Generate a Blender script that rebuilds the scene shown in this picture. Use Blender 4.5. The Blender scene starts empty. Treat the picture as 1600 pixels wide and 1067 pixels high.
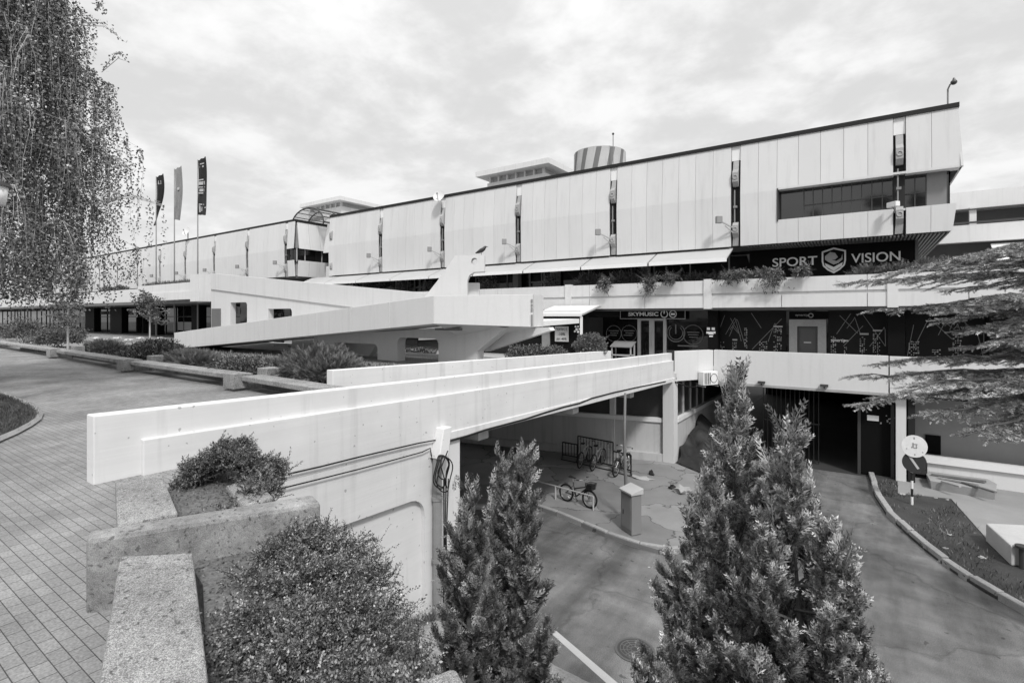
import bpy, bmesh, math, random
import numpy as np
from mathutils import Vector, Matrix, noise as mnoise

# ------------------------------------------------------------------ camera, sky, sun, exposure
S = bpy.context.scene
COL = S.collection
# world frame: X runs along the facade (to the right), Y into the building, Z up; eye level is z = 0
UL = 1.454
YAW = math.atan(1 / UL)
cd = bpy.data.cameras.new("camera")
cam_o = bpy.data.objects.new("camera", cd)
COL.objects.link(cam_o)
cam_o.location = (0, 0, 0)
cam_o.rotation_euler = (math.pi / 2, 0, YAW)
cd.sensor_width = 36.0
cd.lens = 18.0
cd.shift_y = -38.5 / 1600
cd.clip_start = 0.05
cd.clip_end = 3000
S.camera = cam_o
S.view_settings.view_transform = 'Standard'
S.view_settings.look = 'None'
S.view_settings.gamma = 1.0
S.view_settings.exposure = 0.10

SUN_EL = math.radians(48)
SUN_AZ = math.atan2(-0.66, 0.75)          # direction towards the sun, in the XY plane
w = bpy.data.worlds.new("World")
S.world = w
w.use_nodes = True
nt = w.node_tree
nt.nodes.clear()
def wn(t, **k):
    n = nt.nodes.new(t)
    for a, b in k.items():
        setattr(n, a, b)
    return n
sky = wn('ShaderNodeTexSky', sky_type='NISHITA', sun_disc=False)
sky.sun_elevation = SUN_EL
sky.sun_rotation = math.pi / 2 - SUN_AZ
sky.dust_density = 3.0
bw = wn('ShaderNodeRGBToBW')
tc = wn('ShaderNodeTexCoord')
sep = wn('ShaderNodeSeparateXYZ')
nt.links.new(tc.outputs['Generated'], sep.inputs[0])
def wmath(op, a, b):
    n = wn('ShaderNodeMath', operation=op)
    for i, v in enumerate((a, b)):
        if v is None: continue
        if isinstance(v, (int, float)): n.inputs[i].default_value = v
        else: nt.links.new(v, n.inputs[i])
    return n.outputs[0]
zc = wmath('ADD', wmath('MAXIMUM', sep.outputs['Z'], 0.0), 0.22)
cx = wmath('DIVIDE', sep.outputs['X'], zc)
cy = wmath('DIVIDE', sep.outputs['Y'], zc)
comb = wn('ShaderNodeCombineXYZ')
nt.links.new(cx, comb.inputs[0]); nt.links.new(cy, comb.inputs[1])
n1 = wn('ShaderNodeTexNoise')
n1.inputs['Scale'].default_value = 2.5
n1.inputs['Detail'].default_value = 7
n1.inputs['Roughness'].default_value = 0.58
n1.inputs['Distortion'].default_value = 0.12
nt.links.new(comb.outputs[0], n1.inputs['Vector'])
cr = wn('ShaderNodeMapRange', interpolation_type='SMOOTHSTEP')
cr.inputs['From Min'].default_value = 0.40
cr.inputs['From Max'].default_value = 0.66
cr.inputs['To Min'].default_value = 0.67
cr.inputs['To Max'].default_value = 1.0
nt.links.new(n1.outputs['Fac'], cr.inputs['Value'])
# cloud layer: bright everywhere, brighter towards the zenith as under a thin overcast
zen = wmath('ADD', wmath('MULTIPLY', wmath('POWER', wmath('MAXIMUM', sep.outputs['Z'], 0.0), 4.0), 12.0), 8.9)
mx = wn('ShaderNodeMix', data_type='FLOAT')
nt.links.new(cr.outputs['Result'], mx.inputs['Factor'])
nt.links.new(sky.outputs['Color'], bw.inputs[0])
nt.links.new(bw.outputs[0], mx.inputs['A'])
nt.links.new(zen, mx.inputs['B'])
bg = wn('ShaderNodeBackground')
bg.inputs['Strength'].default_value = 0.1
nt.links.new(mx.outputs['Result'], bg.inputs['Color'])
out = wn('ShaderNodeOutputWorld')
nt.links.new(bg.outputs[0], out.inputs[0])

sd = bpy.data.lights.new("sun", 'SUN')
sd.energy = 2.5
sd.angle = math.radians(8)
sd.color = (1.0, 0.99, 0.98)
so = bpy.data.objects.new("sun", sd)
COL.objects.link(so)
sdir = Vector((math.cos(SUN_EL) * math.cos(SUN_AZ), math.cos(SUN_EL) * math.sin(SUN_AZ), math.sin(SUN_EL)))
so.rotation_euler = sdir.to_track_quat('Z', 'Y').to_euler()
so.location = sdir * 60

# ------------------------------------------------------------------ pixel <-> place helpers (photograph pixels, 1600 wide)
FW = np.array([-math.sin(YAW), math.cos(YAW), 0.0])
RT = np.array([math.cos(YAW), math.sin(YAW), 0.0])
def ray(px, py):
    return FW + RT * ((px - 800) / 800.0) + np.array([0, 0, (495 - py) / 800.0])
def gx(px, py, x):
    d = ray(px, py); return d * (x / d[0])
def gy(px, py, y):
    d = ray(px, py); return d * (y / d[1])
def gz(px, py, z):
    d = ray(px, py); return d * (z / d[2])
def gd(px, py, D):
    return ray(px, py) * D
def cg(X, D, z):
    """camera-relative plan coordinates (right, forward) to world"""
    p = RT * X + FW * D
    return np.array([p[0], p[1], z])

# ------------------------------------------------------------------ materials (greys: the photograph is black and white)
MATS = {}
def crack_fac(t, co, f, amt, scale=0.55, lo=0.74, hi=1.25):
    """dark branching cracks and repair patches in old asphalt"""
    L = t.links.new
    n = t.nodes.new('ShaderNodeTexNoise'); n.inputs['Scale'].default_value = 1.6; n.inputs['Detail'].default_value = 7
    L(co.outputs['Object'], n.inputs['Vector'])
    mixv = t.nodes.new('ShaderNodeVectorMath'); mixv.operation = 'MULTIPLY_ADD'
    L(n.outputs['Color'], mixv.inputs[0]); mixv.inputs[1].default_value = (1.1, 1.1, 0.0); L(co.outputs['Object'], mixv.inputs[2])
    vo = t.nodes.new('ShaderNodeTexVoronoi'); vo.feature = 'DISTANCE_TO_EDGE'; vo.inputs['Scale'].default_value = scale
    vo.voronoi_dimensions = '2D'
    L(mixv.outputs[0], vo.inputs['Vector'])
    r = t.nodes.new('ShaderNodeMapRange'); r.inputs['From Min'].default_value = 0.004; r.inputs['From Max'].default_value = 0.016
    r.inputs['To Min'].default_value = 1 - amt; r.inputs['To Max'].default_value = 1.0
    L(vo.outputs['Distance'], r.inputs['Value'])
    vc = t.nodes.new('ShaderNodeTexVoronoi'); vc.inputs['Scale'].default_value = scale; vc.voronoi_dimensions = '2D'
    L(mixv.outputs[0], vc.inputs['Vector'])
    sp = t.nodes.new('ShaderNodeSeparateColor'); L(vc.outputs['Color'], sp.inputs[0])
    r2 = t.nodes.new('ShaderNodeMapRange'); r2.inputs['To Min'].default_value = lo; r2.inputs['To Max'].default_value = hi
    L(sp.outputs[0], r2.inputs['Value'])
    m1 = t.nodes.new('ShaderNodeMath'); m1.operation = 'MULTIPLY'; L(r.outputs[0], m1.inputs[0]); L(r2.outputs[0], m1.inputs[1])
    m2 = t.nodes.new('ShaderNodeMath'); m2.operation = 'MULTIPLY'; L(m1.outputs[0], m2.inputs[0]); L(f, m2.inputs[1])
    return m2.outputs[0]
def mat(name, v, rough=0.85, nscale=2.0, namt=0.12, fscale=40.0, famt=0.08, bump=0.0, bscale=60.0, spec=0.3, metal=0.0,
        stretch=None, streak=0.0, island=0.0, crack=0.0):
    if name in MATS: return MATS[name]
    m = bpy.data.materials.new(name)
    m.use_nodes = True
    t = m.node_tree
    b = t.nodes['Principled BSDF']
    b.inputs['Roughness'].default_value = rough
    b.inputs['Specular IOR Level'].default_value = spec
    b.inputs['Metallic'].default_value = metal
    L = t.links.new
    co = t.nodes.new('ShaderNodeTexCoord')
    vec = co.outputs['Object']
    if stretch:
        mp = t.nodes.new('ShaderNodeMapping')
        mp.inputs['Scale'].default_value = stretch
        L(vec, mp.inputs['Vector']); vec = mp.outputs[0]
    def nz(scale, detail, v_=None):
        n = t.nodes.new('ShaderNodeTexNoise')
        n.inputs['Scale'].default_value = scale
        n.inputs['Detail'].default_value = detail
        n.inputs['Roughness'].default_value = 0.6
        L(v_ if v_ else vec, n.inputs['Vector'])
        return n.outputs['Fac']
    def mth(op, a, b_):
        n = t.nodes.new('ShaderNodeMath'); n.operation = op
        for i, q in enumerate((a, b_)):
            if isinstance(q, (int, float)): n.inputs[i].default_value = q
            else: L(q, n.inputs[i])
        return n.outputs[0]
    f = mth('ADD', mth('MULTIPLY', mth('SUBTRACT', nz(nscale, 5), 0.5), namt * 2.2), 1.0)
    if famt:
        f = mth('ADD', f, mth('MULTIPLY', mth('SUBTRACT', nz(fscale, 3), 0.5), famt * 2.2))
    if streak:
        mp2 = t.nodes.new('ShaderNodeMapping')
        mp2.inputs['Scale'].default_value = (3.0, 3.0, 0.18)
        L(co.outputs['Object'], mp2.inputs['Vector'])
        s_ = nz(1.6, 6, mp2.outputs[0])
        r_ = t.nodes.new('ShaderNodeMapRange')
        r_.inputs['From Min'].default_value = 0.52; r_.inputs['From Max'].default_value = 0.75
        r_.inputs['To Min'].default_value = 0.0; r_.inputs['To Max'].default_value = streak
        L(s_, r_.inputs['Value'])
        f = mth('SUBTRACT', f, r_.outputs['Result'])
    if island:
        gi = t.nodes.new('ShaderNodeNewGeometry')
        f = mth('ADD', f, mth('MULTIPLY', mth('SUBTRACT', gi.outputs['Random Per Island'], 0.5), island))
    if crack:
        f = crack_fac(t, co, f, crack)
    c = mth('MULTIPLY', f, v)
    c = mth('MAXIMUM', c, 0.004)
    L(c, b.inputs['Base Color'])
    if bump:
        bp = t.nodes.new('ShaderNodeBump')
        bp.inputs['Strength'].default_value = bump
        bp.inputs['Distance'].default_value = 0.02
        L(nz(bscale, 6), bp.inputs['Height'])
        L(bp.outputs[0], b.inputs['Normal'])
    MATS[name] = m
    return m
def leafmat(name, lo, hi, rough=0.5, trans=0.25, spec=0.4):
    if name in MATS: return MATS[name]
    m = bpy.data.materials.new(name)
    m.use_nodes = True
    t = m.node_tree
    b = t.nodes['Principled BSDF']
    b.inputs['Roughness'].default_value = rough
    b.inputs['Specular IOR Level'].default_value = spec
    g = t.nodes.new('ShaderNodeNewGeometry')
    r = t.nodes.new('ShaderNodeMapRange')
    r.inputs['To Min'].default_value = lo; r.inputs['To Max'].default_value = hi
    at_ = t.nodes.new('ShaderNodeAttribute'); at_.attribute_name = 'tone'
    mxx = t.nodes.new('ShaderNodeMix'); mxx.data_type = 'FLOAT'; mxx.inputs['Factor'].default_value = 0.65
    t.links.new(g.outputs['Random Per Island'], mxx.inputs['A']); t.links.new(at_.outputs['Fac'], mxx.inputs['B'])
    p = t.nodes.new('ShaderNodeMath'); p.operation = 'POWER'; p.inputs[1].default_value = 2.3
    t.links.new(mxx.outputs['Result'], p.inputs[0])
    t.links.new(p.outputs[0], r.inputs['Value'])
    t.links.new(r.outputs[0], b.inputs['Base Color'])
    tr = t.nodes.new('ShaderNodeBsdfTranslucent')
    t.links.new(r.outputs[0], tr.inputs['Color'])
    mxs = t.nodes.new('ShaderNodeMixShader')
    mxs.inputs[0].default_value = trans
    o = t.nodes['Material Output']
    t.links.new(b.outputs[0], mxs.inputs[1]); t.links.new(tr.outputs[0], mxs.inputs[2])
    t.links.new(mxs.outputs[0], o.inputs[0])
    MATS[name] = m
    return m
def paver_mat():
    m = bpy.data.materials.new('pavers'); m.use_nodes = True
    t = m.node_tree; L = t.links.new
    b = t.nodes['Principled BSDF']; b.inputs['Roughness'].default_value = 0.85; b.inputs['Specular IOR Level'].default_value = 0.25
    co = t.nodes.new('ShaderNodeTexCoord')
    br = t.nodes.new('ShaderNodeTexBrick')
    br.inputs['Scale'].default_value = 1.0
    br.inputs['Brick Width'].default_value = 0.145
    br.inputs['Row Height'].default_value = 0.0725
    br.inputs['Mortar Size'].default_value = 0.0028
    br.inputs['Mortar Smooth'].default_value = 0.3
    br.inputs['Bias'].default_value = -0.1
    br.inputs['Color1'].default_value = (0.29, 0.29, 0.29, 1)
    br.inputs['Color2'].default_value = (0.235, 0.235, 0.235, 1)
    br.inputs['Mortar'].default_value = (0.075, 0.075, 0.075, 1)
    L(co.outputs['Object'], br.inputs['Vector'])
    n = t.nodes.new('ShaderNodeTexNoise'); n.inputs['Scale'].default_value = 0.7; n.inputs['Detail'].default_value = 8
    n.inputs['Roughness'].default_value = 0.65
    L(co.outputs['Object'], n.inputs['Vector'])
    r = t.nodes.new('ShaderNodeMapRange'); r.inputs['From Min'].default_value = 0.3; r.inputs['From Max'].default_value = 0.75
    r.inputs['To Min'].default_value = 0.55; r.inputs['To Max'].default_value = 1.25
    L(n.outputs['Fac'], r.inputs['Value'])
    n2 = t.nodes.new('ShaderNodeTexNoise'); n2.inputs['Scale'].default_value = 70; n2.inputs['Detail'].default_value = 5
    L(co.outputs['Object'], n2.inputs['Vector'])
    r2 = t.nodes.new('ShaderNodeMapRange'); r2.inputs['To Min'].default_value = 0.35; r2.inputs['To Max'].default_value = 1.65
    L(n2.outputs['Fac'], r2.inputs['Value'])
    m1 = t.nodes.new('ShaderNodeMath'); m1.operation = 'MULTIPLY'; L(r.outputs[0], m1.inputs[0]); L(r2.outputs[0], m1.inputs[1])
    v = t.nodes.new('ShaderNodeVectorMath'); v.operation = 'SCALE'
    L(br.outputs['Color'], v.inputs[0]); L(m1.outputs[0], v.inputs['Scale'])
    L(v.outputs[0], b.inputs['Base Color'])
    bp = t.nodes.new('ShaderNodeBump'); bp.inputs['Strength'].default_value = 0.5; bp.inputs['Distance'].default_value = 0.006; bp.invert = True
    L(br.outputs['Fac'], bp.inputs['Height']); L(bp.outputs[0], b.inputs['Normal'])
    return m
def asphalt_mat():
    m = bpy.data.materials.new('asphalt'); m.use_nodes = True
    t = m.node_tree; L = t.links.new
    b = t.nodes['Principled BSDF']; b.inputs['Roughness'].default_value = 0.8; b.inputs['Specular IOR Level'].default_value = 0.3
    co = t.nodes.new('ShaderNodeTexCoord')
    def nz(s, d, st=None, rough=0.6):
        n = t.nodes.new('ShaderNodeTexNoise'); n.inputs['Scale'].default_value = s; n.inputs['Detail'].default_value = d
        n.inputs['Roughness'].default_value = rough
        if st:
            mp = t.nodes.new('ShaderNodeMapping'); mp.inputs['Scale'].default_value = st; mp.inputs['Rotation'].default_value = (0, 0, 0.25)
            L(co.outputs['Object'], mp.inputs[0]); L(mp.outputs[0], n.inputs['Vector'])
        else: L(co.outputs['Object'], n.inputs['Vector'])
        return n.outputs['Fac']
    def rng(s, a, b_, c, d):
        r = t.nodes.new('ShaderNodeMapRange')
        for k, q in zip(('From Min', 'From Max', 'To Min', 'To Max'), (a, b_, c, d)): r.inputs[k].default_value = q
        L(s, r.inputs['Value']); return r.outputs[0]
    def mul(a, b_):
        n = t.nodes.new('ShaderNodeMath'); n.operation = 'MULTIPLY'; L(a, n.inputs[0])
        if isinstance(b_, float): n.inputs[1].default_value = b_
        else: L(b_, n.inputs[1])
        return n.outputs[0]
    big = mul(rng(nz(0.55, 7, (1.9, 0.3, 1)), 0.36, 0.64, 0.66, 1.36), rng(nz(0.5, 6, (0.3, 1.5, 1)), 0.36, 0.64, 0.80, 1.24))       # worn wheel tracks along both arms of the road
    mid = rng(nz(2.2, 7), 0.36, 0.64, 0.84, 1.14)
    fine = rng(nz(70, 4), 0.32, 0.68, 0.55, 1.5)
    spot = rng(nz(5.0, 3, None, 0.4), 0.69, 0.72, 1.0, 0.5)            # oil drips
    c = mul(crack_fac(t, co, mul(mul(mul(big, mid), fine), spot), .22, .23, .90, 1.10), 0.135)
    L(c, b.inputs['Base Color'])
    bp = t.nodes.new('ShaderNodeBump'); bp.inputs['Strength'].default_value = 0.5; bp.inputs['Distance'].default_value = 0.01
    L(nz(160, 3), bp.inputs['Height']); L(bp.outputs[0], b.inputs['Normal'])
    return m
def board_mat():
    """white painted board-marked concrete: faint boards along Y, patches, pocks"""
    m = bpy.data.materials.new('board_concrete'); m.use_nodes = True
    t = m.node_tree; L = t.links.new
    b = t.nodes['Principled BSDF']; b.inputs['Roughness'].default_value = 0.75; b.inputs['Specular IOR Level'].default_value = 0.3
    co = t.nodes.new('ShaderNodeTexCoord')
    def nz(s, d, st=None, rough=0.6):
        n = t.nodes.new('ShaderNodeTexNoise'); n.inputs['Scale'].default_value = s; n.inputs['Detail'].default_value = d
        n.inputs['Roughness'].default_value = rough
        if st:
            mp = t.nodes.new('ShaderNodeMapping'); mp.inputs['Scale'].default_value = st
            L(co.outputs['Object'], mp.inputs[0]); L(mp.outputs[0], n.inputs['Vector'])
        else: L(co.outputs['Object'], n.inputs['Vector'])
        return n.outputs['Fac']
    def rng(s, a, b_, c, d):
        r = t.nodes.new('ShaderNodeMapRange')
        for k, q in zip(('From Min', 'From Max', 'To Min', 'To Max'), (a, b_, c, d)): r.inputs[k].default_value = q
        L(s, r.inputs['Value']); return r.outputs[0]
    def mul(a, b_):
        n = t.nodes.new('ShaderNodeMath'); n.operation = 'MULTIPLY'; L(a, n.inputs[0])
        if isinstance(b_, float): n.inputs[1].default_value = b_
        else: L(b_, n.inputs[1])
        return n.outputs[0]
    boards = rng(nz(1.0, 2, (0.12, 0.12, 7.0)), 0.3, 0.7, 0.97, 1.02)
    patch = rng(nz(0.9, 6), 0.3, 0.7, 0.92, 1.05)
    pock = rng(nz(13.0, 2, None, 0.3), 0.73, 0.75, 1.0, 0.6)
    streak = rng(nz(1.3, 6, (2.5, 2.5, 0.15)), 0.56, 0.80, 1.0, 0.72)
    c = mul(mul(mul(mul(boards, patch), pock), streak), 0.68)
    L(c, b.inputs['Base Color'])
    bp = t.nodes.new('ShaderNodeBump'); bp.inputs['Strength'].default_value = 0.12; bp.inputs['Distance'].default_value = 0.02
    L(nz(1.0, 3, (0.3, 0.3, 16.0)), bp.inputs['Height']); L(bp.outputs[0], b.inputs['Normal'])
    return m

def agg_mat(name, v, dirt=0.35, vs=95, pc=1.0):
    m = bpy.data.materials.new(name); m.use_nodes = True
    t = m.node_tree; L = t.links.new
    b = t.nodes['Principled BSDF']; b.inputs['Roughness'].default_value = 0.92; b.inputs['Specular IOR Level'].default_value = 0.2
    co = t.nodes.new('ShaderNodeTexCoord')
    def nz(s, d, rough=0.65):
        n = t.nodes.new('ShaderNodeTexNoise'); n.inputs['Scale'].default_value = s; n.inputs['Detail'].default_value = d
        n.inputs['Roughness'].default_value = rough; L(co.outputs['Object'], n.inputs['Vector']); return n.outputs['Fac']
    def rng(s, a, b_, c, d):
        r = t.nodes.new('ShaderNodeMapRange')
        for k, q in zip(('From Min', 'From Max', 'To Min', 'To Max'), (a, b_, c, d)): r.inputs[k].default_value = q
        L(s, r.inputs['Value']); return r.outputs[0]
    def mul(a, b_):
        n = t.nodes.new('ShaderNodeMath'); n.operation = 'MULTIPLY'; L(a, n.inputs[0])
        if isinstance(b_, float): n.inputs[1].default_value = b_
        else: L(b_, n.inputs[1])
        return n.outputs[0]
    vo = t.nodes.new('ShaderNodeTexVoronoi'); vo.inputs['Scale'].default_value = vs; L(co.outputs['Object'], vo.inputs['Vector'])
    sp = t.nodes.new('ShaderNodeSeparateColor'); L(vo.outputs['Color'], sp.inputs[0])
    peb = rng(sp.outputs[0], 0, 1, 1 - .55 * pc, 1 + .5 * pc)
    edge = rng(vo.outputs['Distance'], 0.0, 0.75, 1.25, 0.55)
    big = rng(nz(3.0, 7), 0.36, 0.66, 1 - .55 * dirt, 1 + .25 * dirt)
    mid = rng(nz(17, 6), 0.3, 0.7, 1 - .45 * dirt, 1 + .3 * dirt)
    pit = rng(nz(38, 3, .4), 0.30, 0.40, 0.45, 1.0)
    L(mul(mul(mul(mul(mul(peb, edge), big), mid), pit), v), b.inputs['Base Color'])
    bp = t.nodes.new('ShaderNodeBump'); bp.inputs['Strength'].default_value = 0.8; bp.inputs['Distance'].default_value = 0.008
    ad = t.nodes.new('ShaderNodeMath'); ad.operation = 'ADD'
    L(edge, ad.inputs[0]); L(nz(45, 6), ad.inputs[1]); L(ad.outputs[0], bp.inputs['Height']); L(bp.outputs[0], b.inputs['Normal'])
    MATS[name] = m
    return m
M_PANEL = mat('painted_panel', 0.64, 0.6, 0.35, 0.07, 18, 0.02, streak=0.10, island=.055)
M_STRUT = mat('weathered_concrete', 0.36, 0.9, 1.5, 0.25, 25, 0.2, bump=0.3)
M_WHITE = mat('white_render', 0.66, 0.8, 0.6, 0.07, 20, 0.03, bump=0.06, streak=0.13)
M_WHITE2 = mat('white_paint', 0.80, 0.5, 1.0, 0.05, 20, 0.02)
M_BOARD = board_mat()
M_RAMP = mat('ramp_concrete', 0.62, 0.8, 0.5, 0.06, 14, 0.04, bump=0.08, streak=0.10)
M_GREYWALL = mat('grey_render', 0.46, 0.85, 0.6, 0.16, 10, 0.06, streak=0.25)
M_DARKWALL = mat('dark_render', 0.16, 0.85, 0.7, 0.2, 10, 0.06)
M_ROOF = mat('roof_edge', 0.015, 0.6, 2, 0.1, 10, 0)
M_BACK = mat('shadow_gap', 0.36, 0.9, 2, 0.1, 10, 0)
M_GLASS = mat('dark_glass', 0.010, 0.04, 1, 0.1, 10, 0, spec=0.42)
M_WINDOW = mat('tinted_window', 0.010, 0.05, 1, 0.1, 10, 0, spec=1.0)
M_SIGN = mat('black_board', 0.008, 0.55, 1, 0.1, 10, 0, spec=0.06)
M_PRINT = mat('printed_window', 0.016, 0.5, 0.8, 0.2, 10, 0, spec=0.1)
M_LINE = mat('printed_line', 0.22, 0.6, 1, 0.05, 10, 0)
M_LETTER = mat('white_letter', 0.82, 0.5, 1, 0.03, 10, 0)
M_LETTER2 = mat('grey_letter', 0.42, 0.5, 1, 0.03, 10, 0)
M_FRAME = mat('metal_frame', 0.42, 0.45, 2, 0.1, 30, 0.03, spec=0.5)
M_DFRAME = mat('dark_frame', 0.05, 0.45, 2, 0.1, 30, 0.03, spec=0.5)
M_AWN = mat('awning_cloth', 0.42, 0.85, 0.8, 0.08, 40, 0.02)
M_AWNW = mat('awning_valance', 0.82, 0.8, 0.8, 0.04, 40, 0.02)
M_SLAT = mat('soffit_slat', 0.20, 0.6, 3, 0.1, 20, 0)
M_PAVER = paver_mat()
M_ASPH = asphalt_mat()
M_PATH = mat('sidewalk_asphalt', 0.21, 0.85, 0.8, 0.35, 60, 0.2, bump=0.3, bscale=120, crack=.6)
M_KERB = mat('kerb_stone', 0.32, 0.9, 2.5, 0.3, 40, 0.3, bump=0.5)
M_AGG = agg_mat('exposed_aggregate', 0.46, .5, 210, .8)
M_AGGD = agg_mat('dirty_concrete', 0.56, .6, 330, .3)
M_SOIL = mat('soil', 0.15, 0.95, 3.0, 0.4, 34, 0.75, bump=1.0, bscale=40)
M_DRYSOIL = mat('dry_soil', 0.30, 0.95, 3.0, 0.3, 30, 0.5, bump=1.0, bscale=25)
M_GRASSG = mat('lawn_ground', 0.06, 0.95, 3.0, 0.35, 50, 0.4, bump=1.0, bscale=30)
M_GROUND = mat('far_ground', 0.14, 0.95, 0.4, 0.2, 10, 0.1)
M_BLACK = mat('black_metal', 0.02, 0.45, 3, 0.15, 30, 0.05, spec=0.5)
M_RUBBER = mat('rubber', 0.015, 0.8, 3, 0.1, 30, 0)
M_STEEL = mat('bare_steel', 0.45, 0.35, 4, 0.1, 40, 0.05, spec=0.5, metal=0.7)
M_PIPE = mat('grey_pipe', 0.24, 0.6, 2.5, 0.25, 30, 0.1)
M_CAB = mat('cabinet_paint', 0.20, 0.5, 1.6, 0.12, 30, 0.05)
M_TARP = mat('dark_tarp', 0.028, 0.6, 2.5, 0.45, 20, 0.2, bump=0.9, bscale=6)
M_CABLE = mat('cable', 0.012, 0.6, 3, 0.1, 30, 0)
M_TIMBER = mat('old_timber', 0.16, 0.9, 2, 0.3, 30, 0.2, stretch=(4, 4, 0.6))
M_BARK = mat('bark', 0.10, 0.95, 6, 0.4, 40, 0.3, bump=0.8, bscale=20)
M_BIRCHBARK = mat('birch_bark', 0.42, 0.85, 5, 0.5, 30, 0.2, stretch=(1, 1, 0.4))
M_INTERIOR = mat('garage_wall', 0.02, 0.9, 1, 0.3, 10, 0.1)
M_FLAGD = mat('dark_flag', 0.025, 0.8, 2, 0.2, 30, 0)
M_FLAGG = mat('grey_flag', 0.24, 0.8, 2, 0.3, 30, 0, stretch=(4, 4, 0.5))
M_LITTER = mat('litter', 0.38, 0.8, 8, 0.3, 30, 0.1)
M_PLASTIC = mat('ac_casing', 0.74, 0.5, 2, 0.06, 30, 0.02)

# ------------------------------------------------------------------ mesh building
OFF = {}
def tag(o, label=None, cat=None, group=None, kind=None):
    if label: o['label'] = label
    if cat: o['category'] = cat
    if group: o['group'] = group
    if kind: o['kind'] = kind
    return o
def thing(name, label, cat, loc=(0, 0, 0), group=None, rz=0.0):
    o = bpy.data.objects.new(name, None)
    COL.objects.link(o)
    o.location = Vector([float(q) for q in loc]); o.rotation_euler = (0, 0, rz)
    o.empty_display_size = 0.2
    OFF[o.name] = Vector(o.location)
    return tag(o, label, cat, group)
class MB:
    def __init__(self): self.V = []; self.F = []
    def add(self, vs, fs):
        n = len(self.V)
        self.V += [tuple(float(c) for c in v) for v in vs]
        self.F += [tuple(i + n for i in f) for f in fs]
        return self
    def box(self, x0, x1, y0, y1, z0, z1):
        vs = [(x, y, z) for z in (z0, z1) for y in (y0, y1) for x in (x0, x1)]
        return self.add(vs, [(0, 2, 3, 1), (4, 5, 7, 6), (0, 1, 5, 4), (2, 6, 7, 3), (0, 4, 6, 2), (1, 3, 7, 5)])
    def prism(self, pts, vec):
        n = len(pts); vec = np.array(vec, float)
        vs = [np.array(p, float) for p in pts]; vs += [p + vec for p in vs]
        fs = [tuple(range(n))[::-1], tuple(range(n, 2 * n))] + [(i, (i + 1) % n, n + (i + 1) % n, n + i) for i in range(n)]
        return self.add(vs, fs)
    def loft(self, A, B):
        n = len(A)
        fs = [tuple(range(n))[::-1], tuple(range(n, 2 * n))] + [(i, (i + 1) % n, n + (i + 1) % n, n + i) for i in range(n)]
        return self.add(list(A) + list(B), fs)
    def obox(self, c, ax, ay, az, sx, sy, sz):
        c = np.array(c, float); ax, ay, az = (np.array(q, float) for q in (ax, ay, az))
        vs = [c + ax * sx * i + ay * sy * j + az * sz * k for k in (-.5, .5) for j in (-.5, .5) for i in (-.5, .5)]
        return self.add(vs, [(0, 2, 3, 1), (4, 5, 7, 6), (0, 1, 5, 4), (2, 6, 7, 3), (0, 4, 6, 2), (1, 3, 7, 5)])
    def bar(self, a, b, w_, h=None, up=(0, 0, 1)):
        a = np.array(a, float); b = np.array(b, float); d = b - a; L = np.linalg.norm(d); d = d / L
        up = np.array(up, float)
        if abs(d @ up) > 0.98: up = np.array([1.0, 0, 0])
        s = np.cross(d, up); s /= np.linalg.norm(s); u = np.cross(s, d)
        return self.obox((a + b) / 2, d, s, u, L, w_, h or w_)
    def tube(self, pts, r, n=8, cap=True, closed=False):
        P = [np.array(p, float) for p in pts]; m = len(P)
        rs = r if hasattr(r, '__len__') else [r] * m
        vs = []; prev = None
        for i, p in enumerate(P):
            if closed: d = P[(i + 1) % m] - P[i - 1]
            else: d = P[min(i + 1, m - 1)] - P[max(i - 1, 0)]
            d = d / (np.linalg.norm(d) + 1e-9)
            if prev is None:
                a = np.cross(d, [0, 0, 1.0])
                if np.linalg.norm(a) < 0.05: a = np.cross(d, [1.0, 0, 0])
            else:
                a = prev - d * (prev @ d)
            a = a / (np.linalg.norm(a) + 1e-9); prev = a; b = np.cross(d, a)
            for k in range(n):
                t = 2 * math.pi * k / n
                vs.append(p + (a * math.cos(t) + b * math.sin(t)) * rs[i])
        fs = []
        for i in range(m if closed else m - 1):
            j = (i + 1) % m
            for k in range(n):
                q = (k + 1) % n
                fs.append((i * n + k, i * n + q, j * n + q, j * n + k))
        if cap and not closed:
            fs += [tuple(range(n))[::-1], tuple(range((m - 1) * n, m * n))]
        return self.add(vs, fs)
    def ring(self, c, r, tr, axis=(0, 1, 0), n=24, k=6):
        axis = np.array(axis, float); axis /= np.linalg.norm(axis)
        a = np.cross(axis, [0, 0, 1.0])
        if np.linalg.norm(a) < .1: a = np.cross(axis, [1.0, 0, 0])
        a /= np.linalg.norm(a); b = np.cross(axis, a)
        pts = [np.array(c, float) + (a * math.cos(2 * math.pi * i / n) + b * math.sin(2 * math.pi * i / n)) * r for i in range(n)]
        return self.tube(pts, tr, k, closed=True)
    def cyl(self, c, r, h, n=24, axis=(0, 0, 1), r2=None):
        c = np.array(c, float); axis = np.array(axis, float)
        return self.tube([c, c + axis * h], [r, r if r2 is None else r2], n)
    def ball(self, c, r, n=12, m=8, sc=(1, 1, 1)):
        vs = []; fs = []
        for i in range(m + 1):
            th = math.pi * i / m
            for k in range(n):
                ph = 2 * math.pi * k / n
                vs.append((c[0] + r * sc[0] * math.sin(th) * math.cos(ph), c[1] + r * sc[1] * math.sin(th) * math.sin(ph), c[2] + r * sc[2] * math.cos(th)))
        for i in range(m):
            for k in range(n):
                fs.append((i * n + k, (i + 1) * n + k, (i + 1) * n + (k + 1) % n, i * n + (k + 1) % n))
        return self.add(vs, fs)
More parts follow.
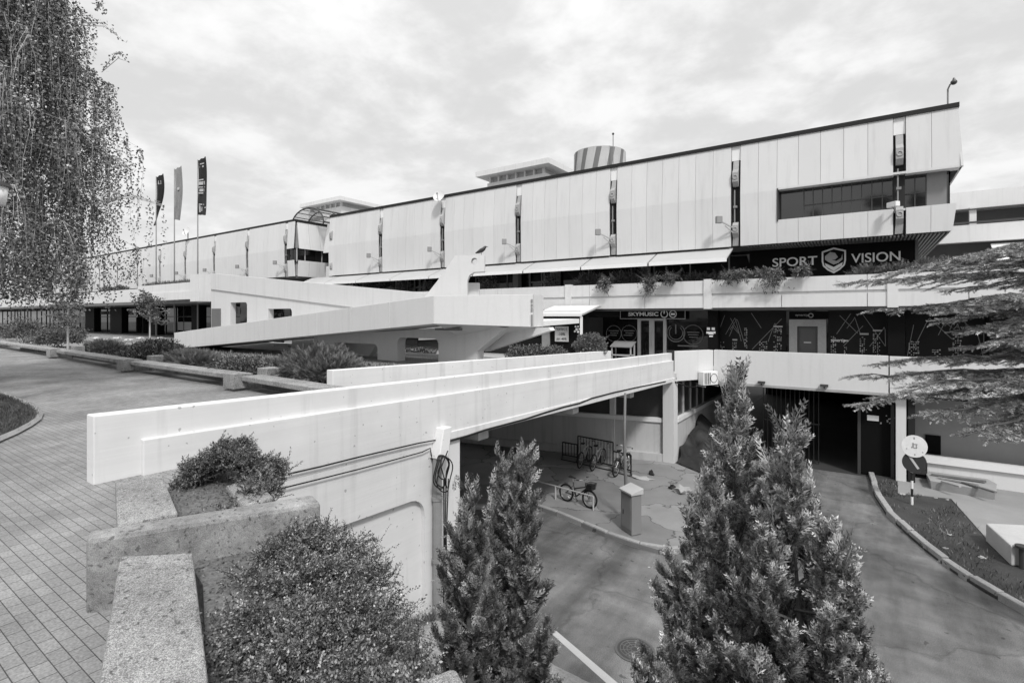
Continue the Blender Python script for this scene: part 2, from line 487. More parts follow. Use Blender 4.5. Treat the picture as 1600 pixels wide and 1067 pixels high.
    def plate(self, outer, holes, o, ux, uz, th):
        """flat plate with holes; outlines in (a, b) of the plane o + a*ux + b*uz, extruded th along ux x uz"""
        cu = bpy.data.curves.new('tmp', 'CURVE'); cu.dimensions = '2D'; cu.fill_mode = 'BOTH'; cu.extrude = 0.5
        for loop in [outer] + list(holes):
            sp = cu.splines.new('POLY'); sp.points.add(len(loop) - 1); sp.use_cyclic_u = True
            for p, q in zip(sp.points, loop): p.co = (q[0], q[1], 0, 1)
        ob = bpy.data.objects.new('tmp', cu)
        me = bpy.data.meshes.new_from_object(ob)
        o = np.array(o, float); ux = np.array(ux, float); uz = np.array(uz, float); nn = np.cross(ux, uz)
        self.add([o + ux * v.co.x + uz * v.co.y + nn * (v.co.z + 0.5) * th for v in me.vertices], [tuple(p.vertices) for p in me.polygons])
        bpy.data.objects.remove(ob); bpy.data.curves.remove(cu); bpy.data.meshes.remove(me)
        return self
    def text(self, s, o, ux, uz, width=None, height=1.0, th=0.01, align='LEFT', bold=0.0, spacing=1.0):
        """lettering fitted into width x height with its lower left corner at o"""
        cu = bpy.data.curves.new('tmp', 'FONT'); cu.body = s; cu.size = 1; cu.offset = bold; cu.space_character = spacing
        cu.align_x = align
        ob = bpy.data.objects.new('tmp', cu); COL.objects.link(ob)
        dg = bpy.context.evaluated_depsgraph_get()
        me = bpy.data.meshes.new_from_object(ob.evaluated_get(dg))
        co = np.array([v.co[:] for v in me.vertices])
        lo = co.min(0); hi = co.max(0)
        sz = height / max(1e-6, hi[1] - lo[1])
        sx = (width / (hi[0] - lo[0])) if width else sz
        o = np.array(o, float); ux = np.array(ux, float); uz = np.array(uz, float); nn = np.cross(ux, uz)
        a = [o + ux * (c[0] - lo[0]) * sx + uz * (c[1] - lo[1]) * sz + nn * th for c in co]
        self.add(a, [tuple(p.vertices) for p in me.polygons])
        bpy.data.objects.remove(ob); bpy.data.curves.remove(cu); bpy.data.meshes.remove(me)
        return self
    def build(self, name, m, parent=None, smooth=False, bevel=0.0, label=None, local=False, recalc=True, **tg):
        V = np.array(self.V)
        if parent is None:
            lo = V.min(0); hi = V.max(0)
            off = Vector(((lo[0] + hi[0]) / 2, (lo[1] + hi[1]) / 2, lo[2]))
        else:
            off = OFF[parent.name]
        if local: off = Vector((0, 0, 0))
        me = bpy.data.meshes.new(name)
        me.from_pydata([tuple(v) for v in (V - np.array(off))], [], self.F)
        if recalc:
            bm = bmesh.new(); bm.from_mesh(me); bmesh.ops.recalc_face_normals(bm, faces=bm.faces); bm.to_mesh(me); bm.free()
        me.materials.append(m)
        o = bpy.data.objects.new(name, me)
        COL.objects.link(o)
        if parent is None: o.location = off
        else: o.parent = parent
        OFF[o.name] = off
        if smooth: me.polygons.foreach_set('use_smooth', [True] * len(me.polygons))
        if bevel:
            b = o.modifiers.new('Bevel', 'BEVEL'); b.width = bevel; b.segments = 2; b.limit_method = 'ANGLE'; b.angle_limit = 0.7
        if label: o['label'] = label
        return tag(o, None, tg.get('cat'), tg.get('group'), tg.get('kind'))
def copy_tree(o, parent=None):
    c = o.copy(); COL.objects.link(c); c.parent = parent
    for ch in list(o.children): copy_tree(ch, c)
    return c
def rrect(x0, x1, z0, z1, r, n=5, corners=(1, 1, 1, 1)):
    """rounded rectangle outline; corners: bl, br, tr, tl"""
    out_ = []
    for (cx_, cz_, a0, k) in ((x0, z0, math.pi, 0), (x1, z0, 1.5 * math.pi, 1), (x1, z1, 0, 2), (x0, z1, .5 * math.pi, 3)):
        if corners[k]:
            mx_ = cx_ + (r if cx_ == x0 else -r); mz_ = cz_ + (r if cz_ == z0 else -r)
            for i in range(n + 1):
                t = a0 + .5 * math.pi * i / n
                out_.append((mx_ + r * math.cos(t), mz_ + r * math.sin(t)))
        else: out_.append((cx_, cz_))
    return out_
def sheet(name, pts, z, m, kind='structure', sub=None, jitter=0.0, seed=0):
    """flat ground sheet through plan points"""
    b = MB()
    b.add([(p[0], p[1], z) for p in pts], [tuple(range(len(pts)))])
    o = b.build(name, m, kind=kind)
    if o.data.polygons[0].normal.z < 0: o.data.flip_normals()
    return o
ORD = ['first', 'second', 'third', 'fourth', 'fifth', 'sixth', 'seventh', 'eighth', 'ninth', 'tenth', 'eleventh', 'twelfth', 'thirteenth', 'fourteenth',
       'fifteenth', 'sixteenth', 'seventeenth', 'eighteenth', 'nineteenth', 'twentieth']
EX = np.array([1.0, 0, 0]); EY = np.array([0, 1.0, 0]); EZ = np.array([0, 0, 1.0])
ROAD = -6.0; PLAZA = -1.7; FLOOR1 = -2.3
# ------------------------------------------------------------------ ground sheets
sheet('ground', [(-500, -500), (500, -500), (500, 500), (-500, 500)], ROAD - 0.06, M_GROUND)
sheet('road', [(-40, -6), (40, -6), (40, 22.6), (1.2, 22.6), (1.2, 46), (-6.35, 46), (-6.35, 22.6), (-40, 22.6)], ROAD, M_ASPH)
# plaza paving (z = -1.7), cut away east of the bridge abutment and north of it
PLANT_EDGE = [cg(3.2, 0.9, 0), cg(-0.12, 1.86, 0), cg(-1.22, 3.55, 0), cg(-1.86, 4.1, 0), cg(-3.0, 5.75, 0)]   # outer edge of the near planter
_pe = [(p[0], p[1]) for p in PLANT_EDGE]
sheet('plaza', [(6, -30), (-200, -30), (-200, 60), (-34, 60), (-34, 17.4), (-9.0, 17.4), (-9.0, 6.3), (-6.55, 6.3), (-6.55, _pe[4][1])] +
      _pe[::-1] + [(6, -2)], PLAZA, M_PAVER)
# retaining wall under the planter edge
b = MB()
for p, q in zip(_pe[:-1], _pe[1:]):
    d = np.array([q[0] - p[0], q[1] - p[1]]); d = d / np.linalg.norm(d); n_ = np.array([-d[1], d[0]]) * 0.22
    b.prism([(p[0], p[1], -6.05), (q[0], q[1], -6.05), (q[0] + n_[0], q[1] + n_[1], -6.05), (p[0] + n_[0], p[1] + n_[1], -6.05)], (0, 0, 4.34))
tag(b.build('retaining_wall', M_GREYWALL), 'grey concrete retaining wall dropping from the near planter to the road', 'wall')
# bank of dry earth at the foot of the abutment
b = MB()
g = []
na, nb_ = 26, 16
random.seed(5)
for i in range(na):
    for j in range(nb_):
        u = i / (na - 1); v = j / (nb_ - 1)
        y = 0.3 + 7.4 * u
        x = -6.5 + 6.6 * v
        z = -5.05 - 0.95 * min(1, max(0, v * 1.05)) ** 0.8 - 0.35 * u ** 3
        z += 0.10 * mnoise.noise(Vector((x * 1.3, y * 1.3, 3))) + 0.04 * mnoise.noise(Vector((x * 5, y * 5, 1)))
        if v > .97 : z = -6.03
        if u > .98: z = -6.03
        g.append((x, y, z))
b.add(g, [(i * nb_ + j, i * nb_ + j + 1, (i + 1) * nb_ + j + 1, (i + 1) * nb_ + j) for i in range(na - 1) for j in range(nb_ - 1)])
b.build('bank', M_DRYSOIL, smooth=True, kind='structure')

# lower sidewalk, raised above the road
KERB_L = [(600, 797), (697, 795), (760, 788), (830, 787), (878, 803), (910, 817), (945, 832), (985, 846), (1032, 859), (1070, 857), (1120, 815), (1160, 752), (1182, 722)]
kl = [gz(px, py, ROAD + .12) for px, py in KERB_L]
walk = [(p[0], p[1]) for p in kl] + [(-6.35, 26), (-6.5, 20.75), (-12.5, 19.25), (-22, 17.3), (-22, 8)]
b = MB(); b.prism([(x, y, ROAD - .04) for x, y in walk], (0, 0, .155))
b.build('sidewalk', M_PATH, kind='structure')
# dirt island on the right, and the concrete apron behind it
KERB_R = [(1352, 722), (1357, 740), (1366, 770), (1384, 797), (1412, 824), (1448, 855), (1490, 886), (1540, 917), (1600, 950), (1680, 996)]
kr = [gz(px, py, ROAD + .13) for px, py in KERB_R]
isl = [(p[0], p[1]) for p in kr] + [(16, 15), (16, 22.6), (1.3, 22.6)]
M_ISLE = mat('dark_earth', 0.055, 0.95, 1.6, 0.5, 34, 0.7, bump=1.0, bscale=40)
def island():
    b = MB(); pts = np.array(isl); 
    b.prism([(x, y, ROAD - .05) for x, y in isl], (0, 0, .11))
    return b.build('island', M_ISLE, kind='structure')
island()
ap = [gz(1402, 742, -5.93), gz(1403, 770, -5.93), gz(1486, 779, -5.93), gz(1560, 862, -5.93), gz(1680, 905, -5.93)]
b = MB(); b.prism([(p[0], p[1], ROAD + .03) for p in ap] + [(17, 17, ROAD + .03), (17, 24, ROAD + .03), (1.4, 24, ROAD + .03)], (0, 0, .05))
b.build('apron', mat('apron_concrete', 0.27, 0.9, 0.8, 0.25, 40, 0.15, bump=0.2), kind='structure')
# kerb stones
def kerbs(name, pts, step, w_, h_, label, group, inward):
    P = [np.array([p[0], p[1]]) for p in pts]
    seg = []; L = 0
    for a, c in zip(P[:-1], P[1:]): seg.append((L, L + np.linalg.norm(c - a), a, c)); L += np.linalg.norm(c - a)
    def at(s):
        s = min(max(s, 0), L - 1e-6)
        for s0, s1, a, c in seg:
            if s <= s1: return a + (c - a) * (s - s0) / (s1 - s0)
    rnd = random.Random(3)
    s = 0
    while s < L - .25:
        e = min(L, s + step * rnd.uniform(.85, 1.1))
        a = at(s + .022); c = at(e - .022); d = (c - a) / np.linalg.norm(c - a); n_ = np.array([-d[1], d[0]]) * w_ * inward
        j = n_ * rnd.uniform(-.12, .12); z1 = h_ + rnd.uniform(-.02, .012)
        a = a + j; c = c + j
        b = MB().prism([(a[0], a[1], ROAD - .05), (c[0], c[1], ROAD - .05), (c[0] + n_[0], c[1] + n_[1], ROAD - .05), (a[0] + n_[0], a[1] + n_[1], ROAD - .05)], (0, 0, z1 + .05))
        tag(b.build('kerb_stone', M_KERB, bevel=.022), label, 'kerb stone', group)
        s = e
kerbs('kerb_stone', kl[1:10], 1.0, .13, .15, 'straight pale kerb stone along the sidewalk with the parked bicycle', 'kerb stones of the sidewalk', 1)
kerbs('kerb_stone', kr, .8, .17, .17, 'worn kerb stone in the curve between the ramp road and the dirt island', 'kerb stones of the curved island', 1)
# painted line and manhole
pl = [gz(858, 986, ROAD + .004), gz(868, 984, ROAD + .004), gz(968, 1067, ROAD + .004), gz(948, 1067, ROAD + .004)]
dd = pl[3] - pl[0]
b = MB(); b.add([pl[0], pl[1], pl[2] + dd * .5, pl[3] + dd * .5], [(0, 1, 2, 3)])
b.build('road_line', mat('road_paint', 0.48, 0.8, 2, 0.15, 50, 0.25), kind='structure')
c = gz(992, 1015, ROAD + .005)
mh = thing('manhole_cover', 'round cast iron manhole cover in the road beside the large conifers', 'manhole cover', c)
MB().cyl(c, .36, .008, 32).build('rim', mat('iron_rim', .10, .6, 3, .2, 40, .1), mh)
MB().cyl(c + np.array([0, 0, .004]), .31, .008, 32).build('lid', mat('iron_lid', .055, .6, 3, .2, 40, .1, bump=.4), mh)
bb = MB()
for r_ in (.26, .2, .14, .07): bb.ring(c + np.array([0, 0, .012]), r_, .008, (0, 0, 1), 28, 5)
for k in range(10):
    t = k * math.pi / 5
    bb.bar(c + np.array([.08 * math.cos(t), .08 * math.sin(t), .012]), c + np.array([.27 * math.cos(t), .27 * math.sin(t), .012]), .014, .01)
bb.build('ribs', mat('iron_ribs', .12, .5, 3, .2, 40, .1), mh)

# ------------------------------------------------------------------ main building
YF = 25.5
XR = 2.92
bx0 = XR - 0.0
mall = thing('shopping_centre', 'long white panelled shopping centre with dark roof edge, window band and shops below', 'building', (XR, YF, ROAD))
PIL = [1.15 - 6.03 * k for k in range(6)]
XL = -35.05
XWW = gy(1215, 300, YF)[0] - .02
b = MB(); b.box(XL, XWW, YF + .14, 52, 3.32, 7.80); b.box(XWW, XR - .25, YF + .14, 52, 5.72, 7.80); b.box(XWW, XR - .25, YF + .14, 52, 3.32, 4.16)
b.build('upper_wall', M_BACK, mall)
prof = [(-.11, 7.9), (-.26, 5.6), (-.22, 3.25)]
def panels(b, xs0, xs1, y0, prof, wp=.755, gap=.011, endshift=None):
    n = max(1, round((xs1 - xs0) / wp)); wd = (xs1 - xs0) / n
    for i in range(n):
        xa = xs0 + wd * i + gap / 2; xb = xs0 + wd * (i + 1) - gap / 2
        sh = endshift if (endshift and i == n - 1) else [0] * len(prof)
        A = [(xa, y0 + p[0], p[1]) for p in prof] + [(xa, y0 + p[0] + .07, p[1]) for p in prof[::-1]]
        B = [(xb + s, y0 + p[0], p[1]) for p, s in zip(prof, sh)] + [(xb + s, y0 + p[0] + .07, p[1]) for p, s in list(zip(prof, sh))[::-1]]
        b.loft(A, B)
GW = .2
XW = gy(1215, 300, YF)[0]
b = MB()
for k in range(5):
    a0, a1 = PIL[k + 1] + GW, PIL[k] - GW
    if k == 0:
        panels(b, a0, XW, YF, prof)
        panels(b, XW, a1, YF, prof[:2]); panels(b, XW, a1, YF, [(-.24, 4.27), (-.20, 3.25)])
    else: panels(b, a0, a1, YF, prof)
panels(b, PIL[0] + GW, XR, YF, prof[:2], endshift=[0, .14]); panels(b, PIL[0] + GW, XR - .05, YF, [(-.24, 4.27), (-.20, 3.25)], endshift=[0, -.12])
panels(b, XL, PIL[5] - GW, YF, prof)
b.build('cladding', M_PANEL, mall)
# end wall of the upper storey (splayed) and undersides round the window band
b = MB()
b.prism([(XR - .02, YF + .02, 7.88), (XR + .12, YF - .3, 5.62), (XR + .12, 40, 5.62), (XR - .02, 40, 7.88)], (-.06, 0, 0))
b.box(XW, XR + .1, YF - .26, YF + .38, 5.62, 5.70)
b.box(XW, XR - .1, YF - .2, YF + .38, 4.18, 4.26)
b.prism([(XR - .1, YF - .2, 4.26), (XR - .2, YF - .1, 3.27), (XR - .2, 40, 3.27), (XR - .1, 40, 4.26)], (-.06, 0, 0))
b.build('end_wall', M_PANEL, mall)
# window band
gl = MB().box(XW + .02, XR - .2, YF + .28, YF + .32, 4.2, 5.66).box(XR - .24, XR - .2, YF + .28, 36, 4.2, 5.66).build('window_band', M_WINDOW, mall)
fr = MB()
nm = 12; x_lit = gy(1447, 300, YF + .28)[0]
for i in range(nm + 1):
    x = XW + 1.0 + (x_lit - XW - 1.0) * i / nm
    fr.box(x - .018, x + .018, YF + .235, YF + .28, 4.24, 5.64)
fr.box(XW + 1.0, x_lit, YF + .24, YF + .28, 4.86, 4.9)
fr.box(XW + .02, x_lit, YF + .24, YF + .28, 4.26, 4.3)
fr.build('mullion', M_DFRAME, gl)
MB().box(x_lit, XR - .3, YF + .24, YF + .28, 4.27, 5.62).build('blind', mat('window_blind', .2, .25, 1, .1, 10, 0, spec=.6), gl)
MB().box(XW, XW + .05, YF - .28, YF + .3, 4.2, 5.66).build('reveal', M_DFRAME, gl)
# roof edge
b = MB()
b.prism([(0, YF - .16, 7.89), (0, YF - .16, 8.06), (0, YF + 1.2, 8.12), (0, YF + 1.2, 7.89)], (1, 0, 0))
b.V = [(XL + (XR + .03 - XL) * v[0], v[1], v[2]) for v in b.V]
b.box(XR - .4, XR + .03, YF + 1.2, 52, 7.88, 8.12)
b.build('roof_edge', M_ROOF, mall)
MB().box(XL, XR - .4, YF + 1.2, 52, 7.82, 7.95).build('roof', M_DARKWALL, mall)
# struts between the panels
def strut(x, y0, parent, zlo=3.25, top=True, slot=True):
    s = MB()
    s.box(x - GW + .02, x + GW - .02, y0 - .02, y0 + .13, zlo, 7.86)
    s = s.build('strut', mat('strut_slot', .03, .9, 2, .2, 20, .1), parent)
    if top: MB().box(x - GW + .01, x + GW - .01, y0 - .06, y0 - .021, 7.22, 7.9).build('strut_cap', M_WHITE2, s)
    u = MB()
    yo = y0 - .28
    u.prism([(x - .12, y0 - .021, 7.2), (x - .12, yo + .2, 7.2), (x - .12, yo + .1, 6.8), (x - .12, yo - .08, 6.62), (x - .12, yo - .08, 6.2), (x - .12, yo + .1, 6.0), (x - .12, y0 - .021, 6.0)], (.24, 0, 0))
    u.ring((x, yo - .08, 6.4), .09, .03, (0, 1, 0), 18, 6)
    u.build('strut_bracket', M_STRUT, s)
    lo = MB()
    lo.prism([(x - .12, y0 - .021, 4.35), (x - .12, yo + .1, 4.35), (x - .12, yo - .06, 4.2), (x - .12, yo - .06, 3.85), (x - .12, yo + .1, 3.65), (x - .15, y0 - .12, 3.28), (x - .12, y0 - .021, 3.28)], (.24, 0, 0))
    lo.ring((x, yo - .06, 4.02), .085, .03, (0, 1, 0), 16, 6)
    lo.build('strut_foot', M_STRUT, s)
    b2 = MB(); b2.bar((x - .05, yo + .12, 5.85), (x - .05, yo + .12, 4.35), .05)
    b2.box(x - .1, x + .06, yo + .06, yo + .16, 5.02, 5.12)
    b2.build('downpipe', M_PIPE, s)
    return s
for x in PIL: strut(x, YF, mall)
strut(XL + .35, YF, mall)
# soffit slats
b = MB()
x = -4.4
while x < XR - .25:
    y1 = 36 if x > 1.7 else YF + 1.4
    b.box(x, x + .055, YF - .05, y1, 3.17, 3.25); x += .125
b.box(XL, XR - .2, YF + .1, 40, 3.25, 3.3)
b.build('soffit', M_SLAT, mall)
# awnings along the upper terrace
xa1 = gy(1147, 390, YF)[0]
for k in range(9):
    x1 = xa1 - 3.62 * k - .04; x0 = x1 - 3.54
    a = MB()
    A = [(x1, YF - .02, 3.2), (x1, YF - .02, 3.14), (x1, YF - 1.36, 2.56), (x1, YF - 1.36, 2.62)]
    B = [(x0,) + p[1:] for p in A]
    a.loft(A, B)
    a = a.build('awning', M_AWN, mall)
    MB().box(x0, x1, YF - 1.40, YF - 1.362, 2.45, 2.625).build('valance', M_AWNW, a)
    for xx in (x0 + .04, x1 - .04): MB().bar((xx, YF - .02, 3.1), (xx, YF - 1.34, 2.53), .04).build('awning_arm', M_DFRAME, a)
# upper storefront behind the terrace
YS = 27.2
up = MB().box(XL, -4.3, YS, YS + .06, .7, 3.2).build('upper_storefront', M_GLASS, mall)
fr = MB(); rnd = random.Random(8)
x = XL + .5
while x < -5.0:
    fr.box(x - .035, x + .035, YS - .05, YS, .7, 3.2); x += rnd.choice([1.3, 1.9, 2.6])
fr.build('mullion', M_FRAME, up)
for px in (812, 1045 * 0 + 870, 1012):
    x = gy(px, 440, YS)[0]
    MB().box(x - .2, x + .2, YS - .5, YS - .1, .7, 3.2).build('column', M_GREYWALL, mall)
for px0, px1 in ((828, 874),(648,664)):
    xa = gy(px0, 440, YS - .1)[0]; xb = gy(px1, 440, YS - .1)[0]
    dr = MB()
    for xx in (xa, (xa + xb) / 2, xb): dr.box(xx - .05, xx + .05, YS - .14, YS - .06, .7, 2.95)
    dr.box(xa, xb, YS - .14, YS - .06, 2.1, 2.2); dr.box(xa, xb, YS - .14, YS - .06, 2.85, 2.95)
    dr.build('terrace_door', M_FRAME, mall)
# sports shop front
YB = 26.8
xs1 = gy(1430, 400, YB)[0]
MB().box(-4.55, xs1, YB, YB + .15, .65, 3.17).build('shop_board', M_SIGN, mall)
MB().box(xs1 - .02, xs1 + .1, YB, 36, .65, 3.17).build('shop_side', M_DARKWALL, mall)
def sign_text(s, px0, py0, px1, py1, y, parent, m, name='lettering', bold=.0, th=.02):
    p0 = gy(px0, py0, y); p1 = gy(px1, py1, y)
    return p0, p1
D0 = gy(1207, 417, YB - .03); D1 = gy(1277, 417, YB - .03)
zl = (495 - 409) / 800 * 0
zA = gy(1240, 415, YB)[2]; 
lt = MB()
z0 = gy(1207, 417.5, YB)[2]; hgt = gy(1207, 404, YB)[2] - z0
lt.text('SPORT', (D0[0], YB - .005, z0), EX, EZ, D1[0] - D0[0], hgt, .04, bold=.012)
lt.build('lettering', M_LETTER, mall, recalc=False); lt = MB()
E0 = gy(1330, 410, YB - .03); E1 = gy(1407, 410, YB - .03)
lt.text('VISION', (E0[0], YB - .005, z0), EX, EZ, E1[0] - E0[0], hgt, .04, bold=.012)
lt.build('lettering', M_LETTER, mall, recalc=False)
sx0 = gy(1284, 400, YB)[0]; sx1 = gy(1322, 400, YB)[0]; sc = (sx0 + sx1) / 2; sw = (sx1 - sx0) / 2
zt_ = gy(1303, 387, YB)[2]; zb_ = gy(1303, 425, YB)[2]; sh_ = zt_ - zb_
def shield(k):
    pts = [(-1, .86), (-.5, .93), (0, 1), (.5, .93), (1, .86), (1.0, .45), (.9, .25), (.5, .07), (0, -.06), (-.5, .07), (-.9, .25), (-1.0, .45)]
    return [(p[0] * sw * k, (p[1] - .5) * sh_ * k) for p in pts]
o_ = (sc, YB - .03, (zt_ + zb_) / 2)
emb = MB().plate(shield(1), [shield(.86)], o_, EX, EZ, .03).build('emblem', M_LETTER, mall)
b = MB()
s1 = [(-.72, .66), (-.3, .82), (.1, .78), (.35, .6), (.1, .5), (-.2, .52), (.2, .44), (.62, .56), (.7, .72), (.72, .5), (.4, .36), (0, .3), (-.45, .42), (-.72, .52)]
b.plate([(p[0] * sw, (p[1] - .5) * sh_) for p in s1], [], o_, EX, EZ, .03)
b.build('emblem_wave', M_LETTER2, emb)
b = MB()
for q in (.0, ):
    s2 = [(-.74, .38), (0, .2), (.74, .38), (.66, .24), (0, .03), (-.66, .24)]
    b.plate([(p[0] * sw, (p[1] - .5) * sh_) for p in s2], [], o_, EX, EZ, .03)
b.build('emblem_chevron', M_LETTER, emb)
# upper terrace slab and parapet
YP = 24.37
XT0, XT1 = -37.0, 18.0
MB().box(XT0, XT1, YP + .28, 40, .44, .68).build('terrace_slab', M_GREYWALL, mall)
b = MB()
x = XT1
while x > XT0:
    b.box(x - 2.96, x, YP - .02, YP + .28, .41, .95); x -= 2.985
b.box(XT0, XT1, YP + .08, YP + .28, .45, 1.60)
x = XT1
while x > XT0:
    b.box(x - 5.95, x, YP, YP + .3, 1.06, 1.66); x -= 5.97
for px in (1106, 888, 1395):
    xx = gy(px, 450, YP)[0]
    b.box(xx - .17, xx + .17, YP - .07, YP + .26, .36, 1.72)
b.build('parapet', M_WHITE, mall)
# covered level below: ceiling, glazing, columns, printed windows
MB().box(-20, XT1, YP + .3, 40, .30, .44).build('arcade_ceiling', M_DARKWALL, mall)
YG = 26.1
sf = MB().box(-22, XT1, YG, YG + .05, FLOOR1, .32).build('storefront', M_GLASS, mall)
MB().box(-22, XT1, 31, 31.1, FLOOR1, .32).build('back_wall', M_DARKWALL, mall)
for px0, px1, yy in ((1106, 1121, 25.1), (1387, 1414, 25.0), (1545, 1575, 25.0)):
    xa = gy(px0, 500, yy)[0]; xb = gy(px1, 500, yy)[0]
    MB().box(xa, xb, yy, yy + .6, FLOOR1, .44).build('column', M_SIGN, mall)
# printed city-map windows either side of the framed door
def printed(px0, px1, seed, label=None):
    y = YG - .06
    xa = gy(px0, 500, y)[0]; xb = gy(px1, 500, y)[0]
    base = MB().box(xa, xb, y, y + .04, FLOOR1, .27).build('printed_window', M_PRINT, mall)
    rnd = random.Random(seed)
    li = MB(); W = xb - xa
    yy = y - .012
    for k in range(int(W * 1.9) + 3):
        u = xa + rnd.uniform(.0, W); dz = rnd.uniform(.5, 1.6); dx = rnd.choice([-1, 1]) * dz * rnd.uniform(.5, .9)
        z1 = rnd.uniform(-.5, .22); pts = [(u, z1), (u + dx, z1 - dz)]
        if rnd.random() < .6:
            k2 = rnd.uniform(.2, .9); pts = [(u - dx * .4, z1 - dz * .8), (u - dx * .06, z1 - .1), (u, z1), (u + dx * .06, z1 - .1), (u + dx * k2, z1 - dz * k2)]
        pts = [(min(max(p[0], xa + .05), xb - .05), max(p[1], FLOOR1 + .05)) for p in pts]
        for p, q in zip(pts[:-1], pts[1:]):
            if abs(p[0] - q[0]) + abs(p[1] - q[1]) > .05: li.bar((p[0], yy, p[1]), (q[0], yy, q[1]), .022, .008, up=(0, 1, 0))
    li.build('route_line', M_LINE, base)
    cc = MB(); u = xa + .1
    while u < xb - .3:
        if rnd.random() < .62:
            wd = rnd.uniform(.14, .42); h = rnd.choice([.35, .55, .8, 1.05]) * rnd.uniform(.8, 1.1)
            for a in range(max(2, int(wd / .07))):
                for c in range(int(h / .075)):
                    if rnd.random() < .62: cc.box(u + a * .07, u + a * .07 + rnd.choice([.03, .05]), yy - .006, yy + .006, -1.62 + c * .075, -1.62 + c * .075 + rnd.choice([.025, .045]))
            if rnd.random() < .5: cc.box(u, u + wd, yy - .006, yy + .006, -1.62 + h, -1.62 + h + .07)
            u += wd
        u += rnd.uniform(.05, .35)
    cc.build('skyline', M_LETTER2, base)
    return base
pw = printed(1122, 1228, 4); printed(1294, 1386, 9); printed(1415, 1540, 14)
q0 = gy(1299, 533, YG - .08); q1 = gy(1321, 533, YG - .08)
MB().text('synertip', (q0[0], YG - .066, q0[2] - .06), EX, EZ, q1[0] - q0[0], .17, .02, bold=.01).build('window_lettering', M_LETTER, pw, recalc=False)
q0 = gy(1243, 497, YG - .1); q1 = gy(1282, 497, YG - .1)
MB().box(q0[0] - .25, q1[0] + .3, YG - .1, YG - .02, -.1, .24).build('door_sign', M_SIGN, mall)
lt = MB().text('synertip', (q0[0], YG - .1, .0), EX, EZ, (q1[0] - q0[0]) * .52, .13, .02)
lt.ring((q0[0] + (q1[0] - q0[0]) * .62, YG - .11, .06), .085, .02, (0, 1, 0))
lt.build('door_lettering', M_LETTER2, mall, recalc=False)
# framed door
xa = gy(1233, 520, YG - .15)[0]; xb = gy(1291, 520, YG - .15)[0]
dr = MB().box(xa, xa + .32, YG - .18, YG - .02, FLOOR1, -.12).box(xb - .32, xb, YG - .18, YG - .02, FLOOR1, -.12).box(xa, xb, YG - .182, YG - .02, -.42, -.118)
dr = dr.build('framed_door', M_STRUT, mall)
MB().box(xa + .34, xb - .34, YG - .1, YG - .065, FLOOR1, -.44).build('door_leaf', mat('door_leaf', .075, .3, 1, .1, 10, 0, spec=.5), dr)
bb = MB()
for xx in (xa + .34, xb - .40): bb.box(xx, xx + .06, YG - .13, YG - .1, FLOOR1, -.44)
bb.box(xa + .4, xb - .4, YG - .13, YG - .1, -.52, -.44)
bb.build('door_rail', M_DFRAME, dr)
MB().box((xa + xb) / 2 - .14, (xa + xb) / 2 + .14, YG - .112, YG - .1, -1.16, -1.1).build('door_sticker', M_LETTER2, dr)
# music shop front: sign, double door, round window stickers
ys_ = YG - .35
xa = gy(969, 488, ys_)[0]; xb = gy(1071, 488, ys_)[0]
ms = MB().box(xa, xb, ys_, ys_ + .2, gy(1020, 498.5, ys_)[2], gy(1020, 483, ys_)[2]).build('music_sign', M_SIGN, mall)
zA, zB = gy(1020, 498.5, ys_)[2], gy(1020, 483, ys_)[2]
b = MB().box(xa, xb, ys_ - .012, ys_, zB - .03, zB).box(xa, xb, ys_ - .012, ys_, zA, zA + .03).box(xa, xa + .03, ys_ - .012, ys_, zA + .03, zB - .03).box(xb - .03, xb, ys_ - .012, ys_, zA + .03, zB - .03)
b.build('sign_frame', M_LETTER2, ms)
t0 = gy(982, 493, ys_)[0]; t1 = gy(1029, 493, ys_)[0]
lt = MB().text('SKYMUSIC', (t0, ys_, (zA + zB) / 2 - .1), EX, EZ, t1 - t0, .2, .03, bold=.03)
c1 = gy(1038, 489, ys_)[0]; c2 = gy(1050, 489, ys_)[0]; zc_ = (zA + zB) / 2
pts = [(c1 + .17 * math.sin(t), ys_ - .02, zc_ - .17 * math.cos(t)) for t in np.linspace(-2.5, 2.5, 22)]
lt.tube(pts, .025, 5); lt.bar((c1, ys_ - .02, zc_ + .02), (c1, ys_ - .02, zc_ + .19), .05)
lt.ring((c2 + .05, ys_ - .02, zc_), .17, .022, (0, 1, 0)); lt.box(c2 - .05, c2 + .15, ys_ - .03, ys_ - .01, zc_ - .06, zc_ + .05)
lt.build('lettering', M_LETTER, ms, recalc=False)
yd = YG - .2
xa = gy(996, 520, yd)[0]; xb = gy(1041, 520, yd)[0]; xm = (xa + xb) / 2
dr = MB()
for xx, ww in ((xa, .16), (xb - .16, .16), (xm - .13, .26)): dr.box(xx, xx + ww, yd, yd + .12, FLOOR1, -.08)
dr.box(xa, xb, yd - .003, yd + .12, -.2, -.077); dr.box(xa, xb, yd - .003, yd + .12, FLOOR1, FLOOR1 + .12)
dr = dr.build('double_door', M_FRAME, mall)
MB().box(xm - .02, xm + .02, yd - .04, yd - .004, -1.6, -.8).build('door_handle', M_STEEL, dr)
st = MB(); ys2 = YG - .03
for px, r_ in ((959, .43), (983, .43)):
    c = gy(px, 521, ys2); st.ring((c[0], ys2, c[2]), r_, .018, (0, 1, 0), 32, 5)
    for k in range(3): st.box(c[0] - .3 + .1 * (k % 2), c[0] + .3 - .06 * k, ys2 - .01, ys2 + .01, c[2] + .12 - .12 * k, c[2] + .17 - .12 * k)
c = gy(1056, 520, ys2)
pts = [(c[0] + .45 * math.sin(t), ys2, c[2] - .45 * math.cos(t)) for t in np.linspace(-2.5, 2.5, 26)]
